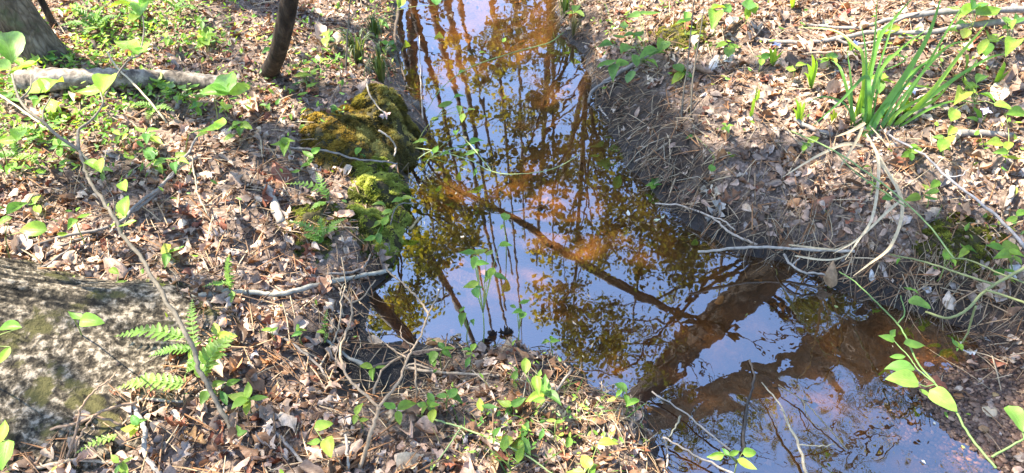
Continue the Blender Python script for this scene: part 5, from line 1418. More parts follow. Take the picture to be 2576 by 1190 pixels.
SEED = [
 ('slender seedling rising from the water with a cluster of oval leaves', [(1175, 637, 190, 36), (1208, 632, 20, 34), (1272, 616, 10, 30), (1232, 632, 60, 26), (1193, 660, 260, 32), (1214, 665, 0, 30), (1236, 684, 60, 30), (1258, 692, -20, 34), (1184, 717, 200, 36), (1198, 740, 290, 32), (1228, 690, 240, 34), (1206, 722, 0, 18)], (1215, 880), .22),
 ('single round leaf on a thin stem over the middle of the stream', [(1271, 542, 80, 26), (1262, 570, 250, 12)], (1275, 640), .15),
 ('small leaf group over the blue water below the slender seedling', [(1320, 757, 30, 26), (1301, 788, 200, 26), (1316, 790, 60, 24), (1290, 770, 150, 16)], (1305, 875), .15),
 ('pair of hanging leaves over the water left of the slender seedling', [(1164, 803, 260, 34), (1163, 777, 60, 20), (1190, 812, 280, 18)], (1180, 875), .14),
 ('three little floating leaves near the middle of the lower stream', [(1372, 862, 200, 20), (1386, 851, 100, 18), (1397, 860, 0, 22)], (1390, 900), .06),
 ('trailing seedling with yellow green leaves over the upper stream', [(1198, 357, 20, 34), (1182, 363, 190, 26), (1186, 380, 190, 34), (1149, 331, 80, 18), (1120, 388, 200, 20), (1096, 376, 60, 22), (1197, 430, 80, 14)], (1040, 430), .10),
 ('soft green seedling over the water beside the golden hummock', [(1119, 260, 190, 34), (1156, 246, 10, 26), (1155, 275, 280, 18), (1186, 277, 0, 16), (1163, 294, 260, 18), (1092, 300, 200, 18)], (1075, 330), .12),
 ('yellow leaved seedling on the waterline under the golden hummock', [(1046, 356, 190, 16), (1064, 353, 20, 20), (1023, 346, 70, 12), (1096, 300, 30, 18)], (1050, 372), .05),
 ('pale seedling with round leaves at the foot of the bright moss mound', [(952, 518, 180, 30), (1000, 507, 200, 28), (1026, 506, 0, 34), (972, 534, 190, 26), (942, 561, 200, 36), (970, 555, 60, 28), (948, 575, 260, 34), (930, 600, 200, 28), (953, 598, 280, 26)], (965, 580), .07),
 ('seedling with four small leaves at the top of the bright moss mound', [(890, 385, 130, 22), (902, 380, 60, 22), (880, 392, 200, 18), (912, 392, 10, 18)], (895, 400), .04),
 ('yellow green three leaved sprig left of the golden hummock', [(700, 362, 190, 34), (716, 372, 260, 32), (722, 358, 10, 36)], (735, 395), .10),
 ('small leafed sprout right of the yellow green sprig', [(775, 390, 150, 28), (795, 380, 30, 22), (780, 402, 240, 20), (768, 418, 200, 22), (742, 430, 180, 20)], (772, 425), .05),
 ('three leaved sprout on the golden hummock top', [(846, 276, 30, 24), (838, 272, 150, 20), (870, 300, 190, 26), (884, 306, 20, 22), (868, 322, 260, 18)], (862, 310), .05),
 ('broad leaved seedling left of the black mud, yellow tipped', [(748, 822, 100, 30), (758, 832, 20, 24), (746, 842, 200, 26)], None, .06),
 ('two leaved seedling on the end of the thin grey stick', [(672, 830, 190, 26), (688, 827, 40, 22)], None, .07),
 ('round leaved sprout below the small fern sprig near the mud', [(806, 836, 170, 20), (820, 848, 250, 22)], None, .03),
 ('upright seedling with three glossy leaves at the front of the litter', [(905, 1031, 60, 34), (893, 1054, 250, 22), (916, 1055, 10, 20)], None, .07),
 ('seedling with one large and one small leaf at the bottom centre left', [(814, 1069, 20, 42), (788, 1110, 180, 32), (828, 1124, 280, 50)], (835, 1160), .08),
 ('three leaved seedling beside the tan leaf on the near shore', [(1110, 871, 130, 24), (1130, 873, 10, 26), (1125, 888, 320, 26), (1088, 897, 250, 30), (1078, 894, 150, 14), (1092, 915, 270, 22)], (1110, 930), .09),
 ('seedling of small leaves under the blue water edge', [(1172, 882, 170, 24), (1192, 872, 70, 26), (1176, 912, 250, 28), (1180, 890, 10, 14)], (1185, 940), .08),
 ('four leaved seedling in the grass left of the oak leaf', [(1082, 998, 110, 24), (1110, 997, 170, 26), (1140, 986, 60, 34), (1146, 1000, 330, 36), (1128, 984, 130, 22)], (1125, 1040), .07),
 ('single large oval leaf standing before the black mud', [(1090, 1043, 85, 42)], (1092, 1085), .06),
 ('two leaved seedling with pointed leaves in the near grass', [(1210, 1018, 100, 34), (1232, 1024, -10, 38)], None, .05),
 ('tall heart shaped leaf standing over the near waterline', [(1322, 920, 90, 42), (1352, 966, 280, 44), (1358, 938, 80, 20), (1354, 1007, 190, 30)], (1350, 1040), .10),
 ('small leaf pair beside the pale oak leaf', [(1386, 1057, 180, 22), (1409, 1060, 20, 24), (1362, 1095, 250, 30), (1430, 1110, 80, 34)], None, .05),
 ('glossy leaf pair in the near grass, pointing up', [(1270, 1112, 80, 44), (1307, 1140, 80, 48), (1252, 1087, 60, 30)], (1285, 1185), .06),
 ('yellow green leaf lying over the grass at the bottom', [(1530, 1117, 0, 44), (1475, 1160, 110, 44), (1490, 1178, 60, 36), (1448, 1185, 170, 40)], (1480, 1200), .06),
 ('leaf cluster standing at the near bank tip by the water', [(1562, 972, 130, 40), (1592, 1012, 200, 30), (1556, 990, 240, 24), (1538, 1003, 190, 20), (1575, 1005, 280, 26)], (1572, 1045), .10),
 ('leafy shoot over the water at the bottom, right of the near bank', [(1800, 1144, 180, 36), (1825, 1136, 130, 24), (1847, 1138, 30, 30), (1886, 1137, 10, 32), (1880, 1168, 330, 50), (1812, 1150, 270, 26)], (1850, 1200), .12),
 ('dark four leaved seedling left of the white crooked stick', [(335, 1080, 250, 44), (318, 1075, 170, 34), (352, 1062, 30, 36), (340, 1058, 120, 24)], (342, 1105), .06),
 ('rounded seedling ring in the litter above the buttress root', [(286, 682, 150, 26), (302, 708, 30, 30), (276, 720, 180, 24), (280, 745, 250, 28), (312, 728, 290, 26)], None, .04),
 ('two small leaves on the mossy spot above the buttress root', [(172, 710, 190, 26), (180, 700, 60, 22), (168, 722, 250, 20)], None, .04),
 ('round leaves low beside the large fern', [(552, 966, 10, 32), (588, 962, 20, 34), (562, 998, 290, 32), (512, 1000, 250, 36)], (548, 1010), .05),
 ('grey green sprout right of the large fern hub', [(610, 1090, 20, 24), (600, 1078, 120, 18)], None, .03),
 ('pale wilted leaf sprig lying at the right waterline', [(1648, 455, 90, 26), (1636, 462, 190, 22), (1660, 462, 20, 24), (1642, 472, 250, 18)], None, .02),
 ('green sprig with leaves before the long bare twig', [(2345, 480, 190, 30), (2328, 470, 150, 20), (2352, 465, 40, 26), (2295, 497, 190, 36), (2345, 498, 0, 32)], (2330, 520), .07),
 ('pale green sprig by the thick half buried stick', [(2372, 365, 250, 34), (2388, 352, 40, 28), (2360, 342, 170, 26), (2392, 330, 60, 24), (2382, 372, 300, 22)], (2375, 395), .08),
 ('soft leaves beside the far right iris', [(2412, 245, 240, 40), (2446, 220, 10, 34), (2484, 246, 330, 40), (2432, 210, 120, 28), (2522, 268, 340, 40), (2398, 290, 250, 34), (2470, 200, 40, 30)], (2440, 290), .09),
 ('leafy cluster in the upper right corner, pale and translucent', [(2440, 25, 200, 44), (2488, 25, 20, 60), (2455, 8, 60, 36), (2400, 18, 160, 30), (2415, 62, 190, 26), (2428, 85, 250, 28), (2393, 78, 170, 30)], (2440, 110), .14),
 ('drooping leafed stem along the upper right edge', [(2476, 110, 250, 28), (2534, 45, 80, 26), (2540, 65, 290, 24), (2560, 50, 60, 24), (2546, 115, 240, 36), (2530, 70, 200, 20)], (2520, 150), .14),
 ('leaf spray at the right edge below the iris', [(2516, 384, 180, 34), (2550, 392, 0, 50), (2500, 362, 190, 36), (2535, 370, 60, 22), (2560, 284, 10, 50)], (2530, 410), .06),
 ('bright leaf spray at the right edge above the briar', [(2545, 622, 10, 50), (2500, 622, 180, 40), (2518, 650, 200, 44), (2555, 640, 340, 40), (2560, 655, 300, 30)], (2540, 690), .10),
 ('two leaved sprig at the right edge above the olive moss', [(2545, 550, 190, 26), (2572, 540, 20, 30)], None, .05),
 ('lone small leaf pair over the olive moss', [(2380, 640, 70, 26), (2398, 658, 300, 22)], None, .10),
 ('lime leaves glowing in the sun at the top right of the stream bank', [(1808, 22, 10, 36), (1830, 18, 60, 30), (1798, 42, 260, 34)], None, .12),
 ('bright leaf tuft right of the lime leaves', [(1885, 8, 80, 34), (1896, 20, 290, 26), (1880, 32, 260, 20)], None, .10),
 ('three leaved sprig on the sunny right litter', [(1816, 112, 190, 26), (1834, 132, 260, 28), (1850, 112, 10, 30)], None, .07),
 ('sprig of round leaves behind the sunny right litter', [(1725, 52, 20, 30), (1712, 58, 190, 24), (1740, 84, 10, 26), (1726, 44, 80, 20)], None, .08),
 ('low sprout in the hollow of the right bank', [(1842, 393, 10, 22), (1830, 388, 150, 18), (1790, 423, 80, 18), (1735, 344, 200, 18)], None, .03),
 ('heart leaf standing in the litter beside the tall iris', [(1991, 168, 70, 26), (2015, 166, 0, 24)], None, .06),
 ('small leaves under the dry grass blades', [(2190, 463, 190, 20), (2208, 462, 20, 18), (2230, 497, 200, 22), (2180, 420, 180, 14)], None, .05),
 ('green sprout left of the dry grass blades', [(2028, 362, 150, 24), (2045, 355, 20, 26), (2022, 372, 240, 16)], None, .05),
 ('tall shoot at the top with two leaves beside the left stream edge', [(1005, 8, 80, 24), (880, 4, 60, 24), (1098, 4, 90, 18)], None, .10),
 ('seedling at the foot of the slim leaning tree, upper', [(700, 85, 200, 30), (715, 80, 20, 32), (690, 100, 190, 34), (708, 62, 60, 24), (670, 128, 200, 26), (690, 110, 10, 26)], (690, 150), .10),
 ('low green plant patch right of the slim leaning tree', [(750, 185, 180, 24), (770, 190, 10, 26), (745, 210, 200, 22), (785, 215, 20, 24), (760, 235, 190, 24), (770, 170, 60, 22), (795, 180, 30, 22)], None, .05),
 ('low plant patch in front of the log end', [(470, 235, 180, 26), (455, 215, 150, 24), (490, 215, 30, 24), (500, 240, 0, 26), (420, 232, 190, 26), (430, 212, 90, 22), (450, 250, 260, 22)], None, .07),
 ('leafy rosette in the middle of the left undergrowth', [(360, 340, 180, 30), (385, 330, 20, 30), (372, 350, 260, 28), (350, 325, 140, 26), (392, 348, 340, 28)], None, .05),
 ('leafy patch at the lower edge of the left undergrowth', [(430, 400, 180, 30), (400, 412, 200, 32), (455, 390, 20, 26), (440, 420, 270, 24), (462, 410, 340, 28)], None, .05),
 ('small green plant right of the left undergrowth', [(600, 310, 20, 28), (620, 318, 340, 26), (585, 322, 190, 28), (605, 332, 260, 22), (575, 345, 200, 26)], None, .05),
]
for lb, lv, bs_, h_ in SEED:
    plant(lb, lv, base=bs_, hgt=h_)

# ------------------------------------------------------------------ ferns


def fern(label, fronds, base, pn=13, cols=None):
    """fronds: (hub px, tip px, width px, hub lift, tip lift)"""
    B0 = surf(*base); B0[2] -= .004
    root = empty('fern', B0); tag(root, label, 'fern')
    cols = cols or [(.18, .34, .05), (.15, .30, .045), (.22, .38, .06)]
    for (h, t, wpx, lh, lt) in fronds:
        H_ = surf(h[0], h[1], lh); T_ = at(t[0], t[1], H_[2] - lh + lt)
        L = np.linalg.norm(T_ - H_)
        mid = (H_ + T_) / 2 + np.array([0, 0, .12 * L])
        Q = smooth_path([B0, B0 * .35 + H_ * .65 + [0, 0, .01], H_, mid, T_], 8)
        s0 = 16
        v, f = tube(Q, .0018, .0007, 5)
        fc = cols[random.randrange(len(cols))]
        fr = mesh('frond', v, f, M_stem, root, B0, color=(.20, .28, .07))
        rach = Q[s0:]
        n = pn
        side_n = np.cross(T_ - H_, [0, 0, 1.0]); side_n /= np.linalg.norm(side_n) + 1e-9
        # rolling the frond toward the viewer a little
        ww = pxr(H_, wpx)
        for i in range(n):
            u = (i + .3) / n
            k = u * (len(rach) - 1); i0 = int(k); fr_ = k - i0
            p = rach[i0] * (1 - fr_) + rach[min(i0 + 1, len(rach) - 1)] * fr_
            tdir = rach[min(i0 + 1, len(rach) - 1)] - rach[max(i0 - 1, 0)]; tdir /= np.linalg.norm(tdir) + 1e-9
            pl = ww * 1.35 * (1 - u ** 1.6 * .9) * (.75 + .5 * min(1, u * 4)) / 1.1
            for s in (-1, 1):
                d = side_n * s * .9 + tdir * .42 + np.array([0, 0, random.uniform(-.1, .18)])
                d /= np.linalg.norm(d)
                Mx = frame(p, p + d * pl * random.uniform(.9, 1.1), (random.gauss(0, .15), random.gauss(0, .15), 1), local=B0)
                link('pinna', PINNA[random.randrange(2)], fr, Mx, tuple(np.array(fc) * random.uniform(.85, 1.15)))
    return root


fern('large bright fern spreading flat fronds beside the buttressed tree base',
     [((462, 848), (288, 846), 44, .07, .06), ((458, 965), (292, 976), 46, .06, .05), ((500, 945), (592, 838), 60, .07, .10), ((480, 880), (374, 897), 30, .10, .11), ((488, 860), (484, 752), 26, .05, .06), ((505, 900), (470, 935), 34, .05, .04)], (490, 915), 13)
fern('upright small fern standing over the pale lichened stick', [((580, 725), (577, 640), 30, .03, .14), ((575, 715), (508, 722), 18, .04, .05), ((585, 735), (578, 775), 16, .03, .02)], (582, 745), 11)
fern('small fern with two level fronds at the foot of the moss mound, upper of two', [((828, 488), (718, 462), 26, .05, .06), ((822, 498), (795, 432), 22, .05, .08), ((818, 510), (780, 528), 18, .03, .03)], (825, 515), 11)
fern('small fern with arching fronds below the moss mound, lower of two', [((806, 594), (728, 556), 26, .05, .06), ((818, 588), (872, 548), 22, .05, .06), ((806, 596), (800, 612), 20, .04, .03), ((812, 592), (806, 545), 20, .05, .08), ((800, 605), (760, 590), 20, .04, .04)], (812, 612), 11)
fern('tiny fern sprig left of the black mud', [((816, 838), (824, 778), 16, .02, .07)], (816, 845), 9)
fern('sparse fern frond lying at the foot of the buttressed tree', [((290, 1098), (190, 1140), 26, .03, .03)], (300, 1098), 9)
fern('feathery fern clump in the sun behind the log', [((235, 60), (180, 20), 30, .05, .12), ((240, 58), (262, 15), 30, .05, .12), ((245, 65), (300, 40), 28, .05, .10), ((240, 70), (215, 90), 26, .04, .06), ((232, 66), (150, 65), 28, .05, .08)], (240, 72), 10)
fern('second feathery fern clump at the top, right of the sapling leaves', [((440, 20), (395, -10), 28, .05, .12), ((445, 22), (480, -5), 28, .05, .12), ((445, 25), (500, 25), 26, .05, .08)], (445, 32), 9)
fern('low fern in the left undergrowth beside the sapling', [((90, 330), (30, 325), 28, .05, .07), ((100, 332), (150, 320), 26, .05, .08), ((95, 338), (70, 365), 26, .04, .04)], (95, 345), 9)
fern('low fern right of the crooked sapling in the undergrowth', [((380, 270), (330, 262), 24, .05, .06), ((388, 272), (440, 280), 24, .05, .06), ((384, 275), (370, 300), 22, .04, .03)], (385, 285), 9)
fern('low fern at the left edge under the undergrowth', [((40, 390), (-20, 400), 28, .05, .05), ((48, 392), (90, 410), 26, .05, .05), ((45, 388), (35, 350), 24, .05, .10)], (45, 402), 9)

# ------------------------------------------------------------------ tall sedge, dry blades, irises
SDG = [(.14, .31, .05), (.19, .38, .06), (.11, .26, .05), (.26, .44, .06)]


def blade_group(name, label, cat, blades, mat, cols, part='blade', wbase=1.0, base=None):
    """blades: (list of (px,py,lift), width px)"""
    B0 = surf(*base)
    root = empty(name, B0); tag(root, label, cat)
    for pts, w in blades:
        zg = surf(pts[0][0], pts[0][1])[2]
        P = np.array([at(p[0], p[1], zg + p[2]) for p in pts])
        Q = smooth_path(P, 6)
        v, f, uv = strip(Q, pxr(P[0], w) * wbase, up=np.array([random.gauss(0, .2), -.7, .7]), fold=.3)
        mesh(part, v, f, mat, root, B0, color=cols[random.randrange(len(cols))], uv=uv)
    return root


def R4(x, y, z): return (1903 + .5066 * x, .5066 * y, z)


blade_group('tall_sedge', 'tall green sedge clump with long arching blades on the right bank', 'sedge', [
    ([R4(490, 610, .0), R4(540, 420, .12), R4(580, 240, .24), R4(600, -10, .38)], 14), ([R4(530, 680, 0), R4(640, 520, .10), R4(740, 370, .2), R4(850, 180, .32), R4(920, -20, .42)], 22),
    ([R4(700, 620, 0), R4(870, 450, .14), R4(1010, 270, .24), R4(1150, 110, .30)], 17), ([R4(690, 610, 0), R4(850, 490, .10), R4(1000, 380, .16), R4(1150, 290, .18), R4(1240, 265, .17)], 13),
    ([R4(560, 640, 0), R4(560, 460, .16), R4(540, 380, .18), R4(430, 490, .14), R4(280, 625, .05)], 13), ([R4(520, 600, 0), R4(530, 300, .22), R4(480, 220, .26), R4(380, 150, .27), R4(210, 135, .24)], 10),
    ([R4(560, 640, 0), R4(730, 400, .14), R4(860, 300, .18), R4(980, 215, .2)], 12), ([R4(510, 640, 0), R4(600, 220, .24), R4(680, 100, .30), R4(770, -5, .34)], 13),
    ([R4(540, 650, 0), R4(600, 380, .17), R4(720, 240, .24), R4(840, 150, .27)], 11), ([R4(600, 600, 0), R4(730, 430, .12), R4(810, 428, .12), R4(890, 440, .10)], 10),
    ([R4(500, 640, 0), R4(430, 380, .16), R4(400, 320, .17), R4(370, 300, .15)], 9), ([R4(560, 650, 0), R4(640, 300, .2), R4(740, 300, .2), R4(560, 380, .15)], 7),
    ([R4(560, 680, 0), R4(620, 560, .08), R4(700, 470, .13), R4(750, 330, .2)], 14), ([R4(680, 630, 0), R4(760, 560, .06), R4(880, 500, .09), R4(960, 420, .13)], 14),
    ([R4(470, 640, 0), R4(470, 420, .15), R4(450, 250, .24)], 8), ([R4(600, 660, 0), R4(700, 480, .12), R4(820, 330, .2), R4(900, 330, .19)], 8), ([R4(620, 640, 0), R4(760, 440, .14), R4(940, 240, .26), R4(1060, 200, .27)], 9),
    ([R4(520, 660, 0), R4(580, 420, .15), R4(650, 200, .28), R4(690, 60, .35)], 8), ([R4(710, 630, 0), R4(860, 540, .08), R4(1000, 500, .1), R4(1120, 520, .07)], 8), ([R4(500, 650, 0), R4(440, 520, .1), R4(330, 480, .12), R4(240, 520, .08)], 7),
    ([R4(650, 640, 0), R4(800, 400, .16), R4(960, 130, .3), R4(1030, 20, .36)], 9), ([R4(540, 640, 0), R4(545, 300, .22), R4(520, 120, .32)], 8),
    ([R4(480, 620, 0), R4(510, 500, .07), R4(560, 300, .18)], 13), ([R4(640, 640, 0), R4(700, 560, .06), R4(830, 480, .1), R4(1090, 330, .17)], 12)], M_blade, SDG, base=(2190, 335), wbase=.95)
DRYC = [(.56, .43, .25), (.50, .37, .20), (.60, .48, .30)]
blade_group('dry_grass', 'bleached straw grass blades drooping from the tall sedge toward the water', 'dry grass', [
    ([R4(545, 665, .05), R4(600, 780, .07), R4(600, 930, .07), R4(570, 1090, .06), R4(500, 1200, .06), R4(440, 1290, .06)], 13), ([R4(600, 790, .06), R4(680, 900, .07), R4(720, 1000, .08), R4(715, 1100, .08), R4(660, 1230, .07), R4(560, 1310, .05), R4(480, 1370, .04)], 14),
    ([R4(530, 725, .05), R4(440, 715, .07), R4(330, 760, .06), R4(240, 810, .04), R4(130, 880, .02)], 12), ([R4(540, 610, .05), R4(470, 650, .06), R4(390, 680, .04)], 14), ([R4(715, 995, .07), R4(640, 1060, .07), R4(500, 1190, .05), R4(380, 1260, .02)], 10),
    ([R4(530, 620, .05), R4(500, 690, .06), R4(440, 790, .05), R4(410, 840, .03)], 12), ([R4(560, 700, .05), R4(640, 830, .08), R4(720, 990, .09)], 14), ([R4(160, 1215, .02), R4(330, 1235, .05), R4(420, 1230, .05), R4(540, 1150, .05)], 7),
    ([R4(190, 1270, .03), R4(330, 1290, .06), R4(430, 1275, .06), R4(545, 1200, .05)], 7)], M_dry, DRYC, wbase=.8, base=(2180, 345))

PETC = [(.60, .58, .86), (.68, .66, .90), (.55, .52, .82)]
PETAL = unit('petal', ovate, M_petal, n=7, fold=.1, curl=-.3, wav=.03, seed=9)


def iris(label, base, leaves, flower=None, fsz=30, cols=None, cat='iris'):
    """leaves: (tip dx, tip dy in px, width px, lift)"""
    B0 = surf(*base)
    root = empty('iris_plant', B0); tag(root, label, cat)
    cols = cols or [(.25, .44, .05), (.19, .38, .05), (.30, .48, .06)]
    for dx, dy, w, lf in leaves:
        p0 = surf(base[0] + dx * .08, base[1]); T_ = at(base[0] + dx, base[1] + dy, B0[2] + lf)
        mid = p0 * .5 + T_ * .5 + np.array([0, 0, lf * .16])
        Q = smooth_path([p0, mid, T_], 5)
        prof = pxr(p0, w) * np.sin(np.pi * np.clip(np.linspace(.16, .995, len(Q)), 0, 1)) ** .8
        v, f, uv = strip(Q, 1, up=np.array([random.gauss(0, .35), -.8, .5]), fold=.2, wprof=prof)
        mesh('leaf', v, f, M_blade, root, B0, color=cols[random.randrange(len(cols))], uv=uv)
    if flower:
        c = surf(flower[0], flower[1], .09)
        v, f = tube(smooth_path([B0, (B0 + c) / 2 + [.004, 0, .01], c], 4), .002, .0015, 5)
        st = mesh('flower_stalk', v, f, M_stem, root, B0, color=(.2, .3, .08))
        fc = PETC[random.randrange(3)]
        a0 = random.uniform(0, 2)
        for k in range(6):
            a = a0 + k * math.pi / 3
            up = .25 if k % 2 else -.12
            d = np.array([math.cos(a), math.sin(a), up]); L = pxr(c, fsz) * (1.0 if k % 2 else 1.15)
            link('petal', PETAL, st, frame(c, c + d * L, (0, -.1, 1), local=B0, width=L * (1.0 if k % 2 else 1.35)), fc)
    return root


iris('yellow green iris fan with a lavender flower behind the sunny right litter', (1942, 166), [(-6, -46, 10, .09), (8, -44, 10, .09), (22, -34, 8, .07), (30, -40, 6, .07)], (1955, 112), 22)
iris('iris with a pale flower among the tall sedge blades', (2140, 135), [(-10, -30, 8, .08), (8, -34, 8, .08)], (2152, 108), 22, [(.14, .30, .05)])
iris('low iris with a wide lavender flower at the sedge foot', (2280, 290), [(-4, -45, 13, .08), (14, -40, 12, .08), (-18, -30, 9, .06)], (2293, 226), 34)
iris('iris with a lavender flower near the right edge', (2470, 310), [(-22, -40, 10, .07), (-40, -14, 10, .05)], (2480, 280), 30, [(.14, .30, .05)])
iris('tall upright iris fan standing alone in the right litter', (2040, 222), [(-10, -62, 10, .14), (2, -86, 10, .17), (14, -72, 10, .15), (-18, -40, 8, .09)])
iris('small bright iris fan near the grey stick in the right litter', (2008, 312), [(-8, -66, 8, .12), (4, -58, 8, .11), (16, -56, 8, .10), (22, -30, 6, .06), (-14, -40, 7, .08)])
iris('short glowing iris fan at the foot of the tall sedge, left', (2222, 300), [(-8, -36, 10, .07), (8, -30, 9, .06), (16, -22, 8, .05)])
iris('narrow iris shoot standing on the right litter, furthest from the sedge', (1888, 300), [(8, -54, 8, .11), (18, -88, 4, .16), (-2, -20, 7, .04)])
iris('bright iris leaves at the top edge of the right bank', (1994, 20), [(-4, -34, 12, .10), (8, -40, 10, .10)])
iris('yellow iris sprout among the right litter leaves, tiny', (2095, 310), [(-8, -24, 7, .04), (10, -28, 7, .05), (2, -36, 6, .06)], None, cols=[(.36, .48, .05)])
iris('broad dark iris blades right of the tall sedge', (2420, 200), [(8, -62, 24, .14), (40, -50, 14, .12)], None, cols=[(.10, .23, .04)])
iris('broad iris blade leaning at the right edge', (2500, 215), [(26, -60, 15, .12), (45, -40, 10, .1)], None, cols=[(.12, .26, .04)])
iris('lime iris shoot at the bottom of the right bank litter', (1903, 262), [(6, -38, 8, .07), (-4, -22, 7, .05)])

# ------------------------------------------------------------------ green briar vine and other trailing stems
VC = (.12, .20, .06)


def vine(label, stem, w0, w1, shoots=(), leaves=(), name='vine', cat='vine', color=VC, thorns=0, zabs=True, kinds=None, lcols=None):
    P = np.array([surf(*p) if len(p) == 3 and p[2] < 0.02 else at(p[0], p[1], p[2]) for p in stem])
    B0 = P[0].copy()
    root = empty(name, B0); tag(root, label, cat)
    v, f = tube(smooth_path(P, 6), pxr(P[0], w0), pxr(P[-1], w1), 8, knots=.04, wob=.0006)
    mesh('stem', v, f, M_stem, root, B0, color=color)
    for s_, a, b_ in shoots:
        Ps = np.array([at(*p) for p in s_])
        v, f = tube(smooth_path(Ps, 5), pxr(Ps[0], a), pxr(Ps[-1], b_), 6, knots=.05, wob=.0005)
        mesh('shoot', v, f, M_stem, root, B0, color=color)
    for l in leaves:
        leaf_px(root, B0, l[0], l[1], l[2], l[3], l[4], color=(lcols or LIME)[random.randrange(len(lcols or LIME))], kind=l[5] if len(l) > 5 else None, tilt=.18)
    return root


z = .42
vine('green briar vine with broad veined leaves hanging over the lower right water',
     [(2506, 1178, .46), (2445, 1104, .45), (2405, 1038, .44), (2354, 967, .42), (2308, 911, .40), (2280, 850, .38), (2258, 815, .36), (2207, 762, .32), (2151, 709, .27), (2111, 683, .24)], 6, 3,
     [([(2258, 815, .36), (2276, 788, .37), (2266, 744, .37)], 4, 3), ([(2354, 967, .42), (2310, 930, .42), (2293, 906, .42), (2252, 860, .41), (2242, 845, .41)], 4, 2), ([(2354, 967, .42), (2330, 972, .42), (2308, 965, .42)], 3, 2),
      ([(2495, 1150, .45), (2530, 1130, .46), (2576, 1104, .48)], 6, 5), ([(2576, 1104, .48), (2570, 1070, .48), (2560, 1050, .48)], 3, 3)],
     [(2286, 724, 150, 24, .38), (2302, 734, 330, 24, .38), (2312, 768, -30, 62, .38, 1), (2247, 836, 60, 28, .42), (2229, 853, 160, 46, .42), (2302, 863, 0, 58, .41, 0), (2258, 897, 180, 40, .42), (2265, 924, 172, 74, .43, 1), (2268, 957, 176, 84, .44, 1),
      (2374, 1007, -40, 94, .45, 1), (2330, 986, -25, 42, .43, 3), (2381, 1043, -60, 20, .43), (2556, 1052, -60, 84, .49, 1), (2400, 862, 120, 30, .36), (2406, 880, 270, 12, .36)], cat='vine', lcols=[(.15, .31, .05), (.19, .36, .06), (.12, .27, .05), (.23, .40, .07)])
z = .3
vine('knotted green vine looping over the right waterline above the gravel bar', [(2329, 785, .18), (2384, 800, .22), (2430, 780, .25), (2470, 739, .27), (2506, 714, .28), (2600, 660, .3)], 6, 8,
     [([(2455, 770, .26), (2445, 800, .22), (2437, 830, .18), (2420, 862, .14)], 6, 4), ([(2500, 716, .28), (2420, 690, .27), (2330, 660, .24), (2240, 640, .18)], 6, 4), ([(2480, 730, .28), (2530, 745, .28), (2600, 770, .28)], 6, 6),
      ([(2390, 650, .24), (2440, 655, .25), (2520, 690, .26), (2600, 720, .26)], 4, 5), ([(2375, 665, .24), (2385, 630, .25), (2382, 640, .26)], 3, 2)],
     [(2412, 866, 110, 34, .16), (2420, 872, 280, 20, .16), (2381, 640, 70, 28, .27), (2398, 660, 300, 24, .26)], color=(.20, .22, .09))
vine('thin green stem arching over the upper stream from the right bank', [(1418, 82, .05), (1380, 108, .10), (1298, 130, .14), (1186, 168, .16), (1115, 218, .14), (1070, 282, .08)], 3, 1.5,
     [], [(1214, 133, 10, 18, .16), (1268, 100, 60, 16, .15), (1160, 180, 200, 14, .15)], color=(.22, .30, .10))
vine('thin pale vine trailing over the middle of the stream', [(1045, 372, .04), (1120, 385, .08), (1186, 405, .10), (1237, 431, .10), (1298, 438, .09), (1390, 425, .08), (1460, 388, .05)], 2.6, 1.6,
     [([(1237, 431, .10), (1190, 372, .12), (1160, 340, .12)], 3, 2), ([(1120, 385, .08), (1085, 380, .08), (1050, 400, .05)], 3, 2)], [(1195, 432, 250, 16, .1)], color=(.30, .36, .14))
vine('tangled pale green stems along the bottom left corner', [(5, 1042, .05), (70, 1078, .12), (130, 1092, .14), (190, 1130, .12), (240, 1178, .08)], 4, 6,
     [([(20, 1062, .1), (90, 1065, .14), (155, 1060, .15)], 3, 2), ([(5, 1070, .12), (60, 1090, .13), (140, 1098, .14)], 3, 3), ([(40, 1110, .1), (90, 1130, .1), (150, 1140, .08)], 3, 2)], [], color=(.26, .28, .13))
stems = [([(1747, -5, .36), (1738, 80, .25), (1729, 167, .15), (1718, 250, .06), (1714, 305, .0)], 'thin dark sapling stem on the right bank, left of a pair'),
         ([(1772, 20, .34), (1760, 90, .25), (1748, 160, .16), (1740, 240, .06), (1738, 296, .0)], 'thin dark sapling stem on the right bank, right of a pair'),
         ([(882, -8, .30), (876, 60, .2), (872, 130, .1), (870, 190, .0)], 'thin dark stem standing on the left bank beside the slim leaning tree')]
for s_, lb in stems:
    s_ = s_[::-1]
    zg = surf(s_[0][0], s_[0][1])[2]
    vine(lb, [s_[0]] + [(p[0], p[1], zg + p[2]) for p in s_[1:]], 5, 3, [([(s_[2][0], s_[2][1], zg + s_[2][2]), (s_[2][0] + 25, s_[2][1] - 40, zg + s_[2][2] + .03)], 3, 2)], name='thin_sapling', cat='sapling', color=(.12, .10, .07))
vine('green stem running down the grassy near bank', [(1050, 1045, .0), (1090, 1055, .18), (1160, 1075, .19), (1250, 1110, .19), (1330, 1150, .18), (1400, 1200, .17)], 5, 4, [([(1160, 1075, .19), (1130, 1120, .19), (1080, 1190, .18)], 4, 4)], [], color=(.25, .32, .12))
vine('green stem crossing the right litter under the long bare twig', [(1990, 330, .0), (2100, 380, .33), (2230, 470, .36), (2330, 560, .36), (2400, 650, .34)], 4, 4, [([(2100, 380, .33), (2160, 440, .33), (2280, 520, .34)], 3, 3)], [], color=(.20, .28, .10))

# ------------------------------------------------------------------ fallen leaves picked out one by one


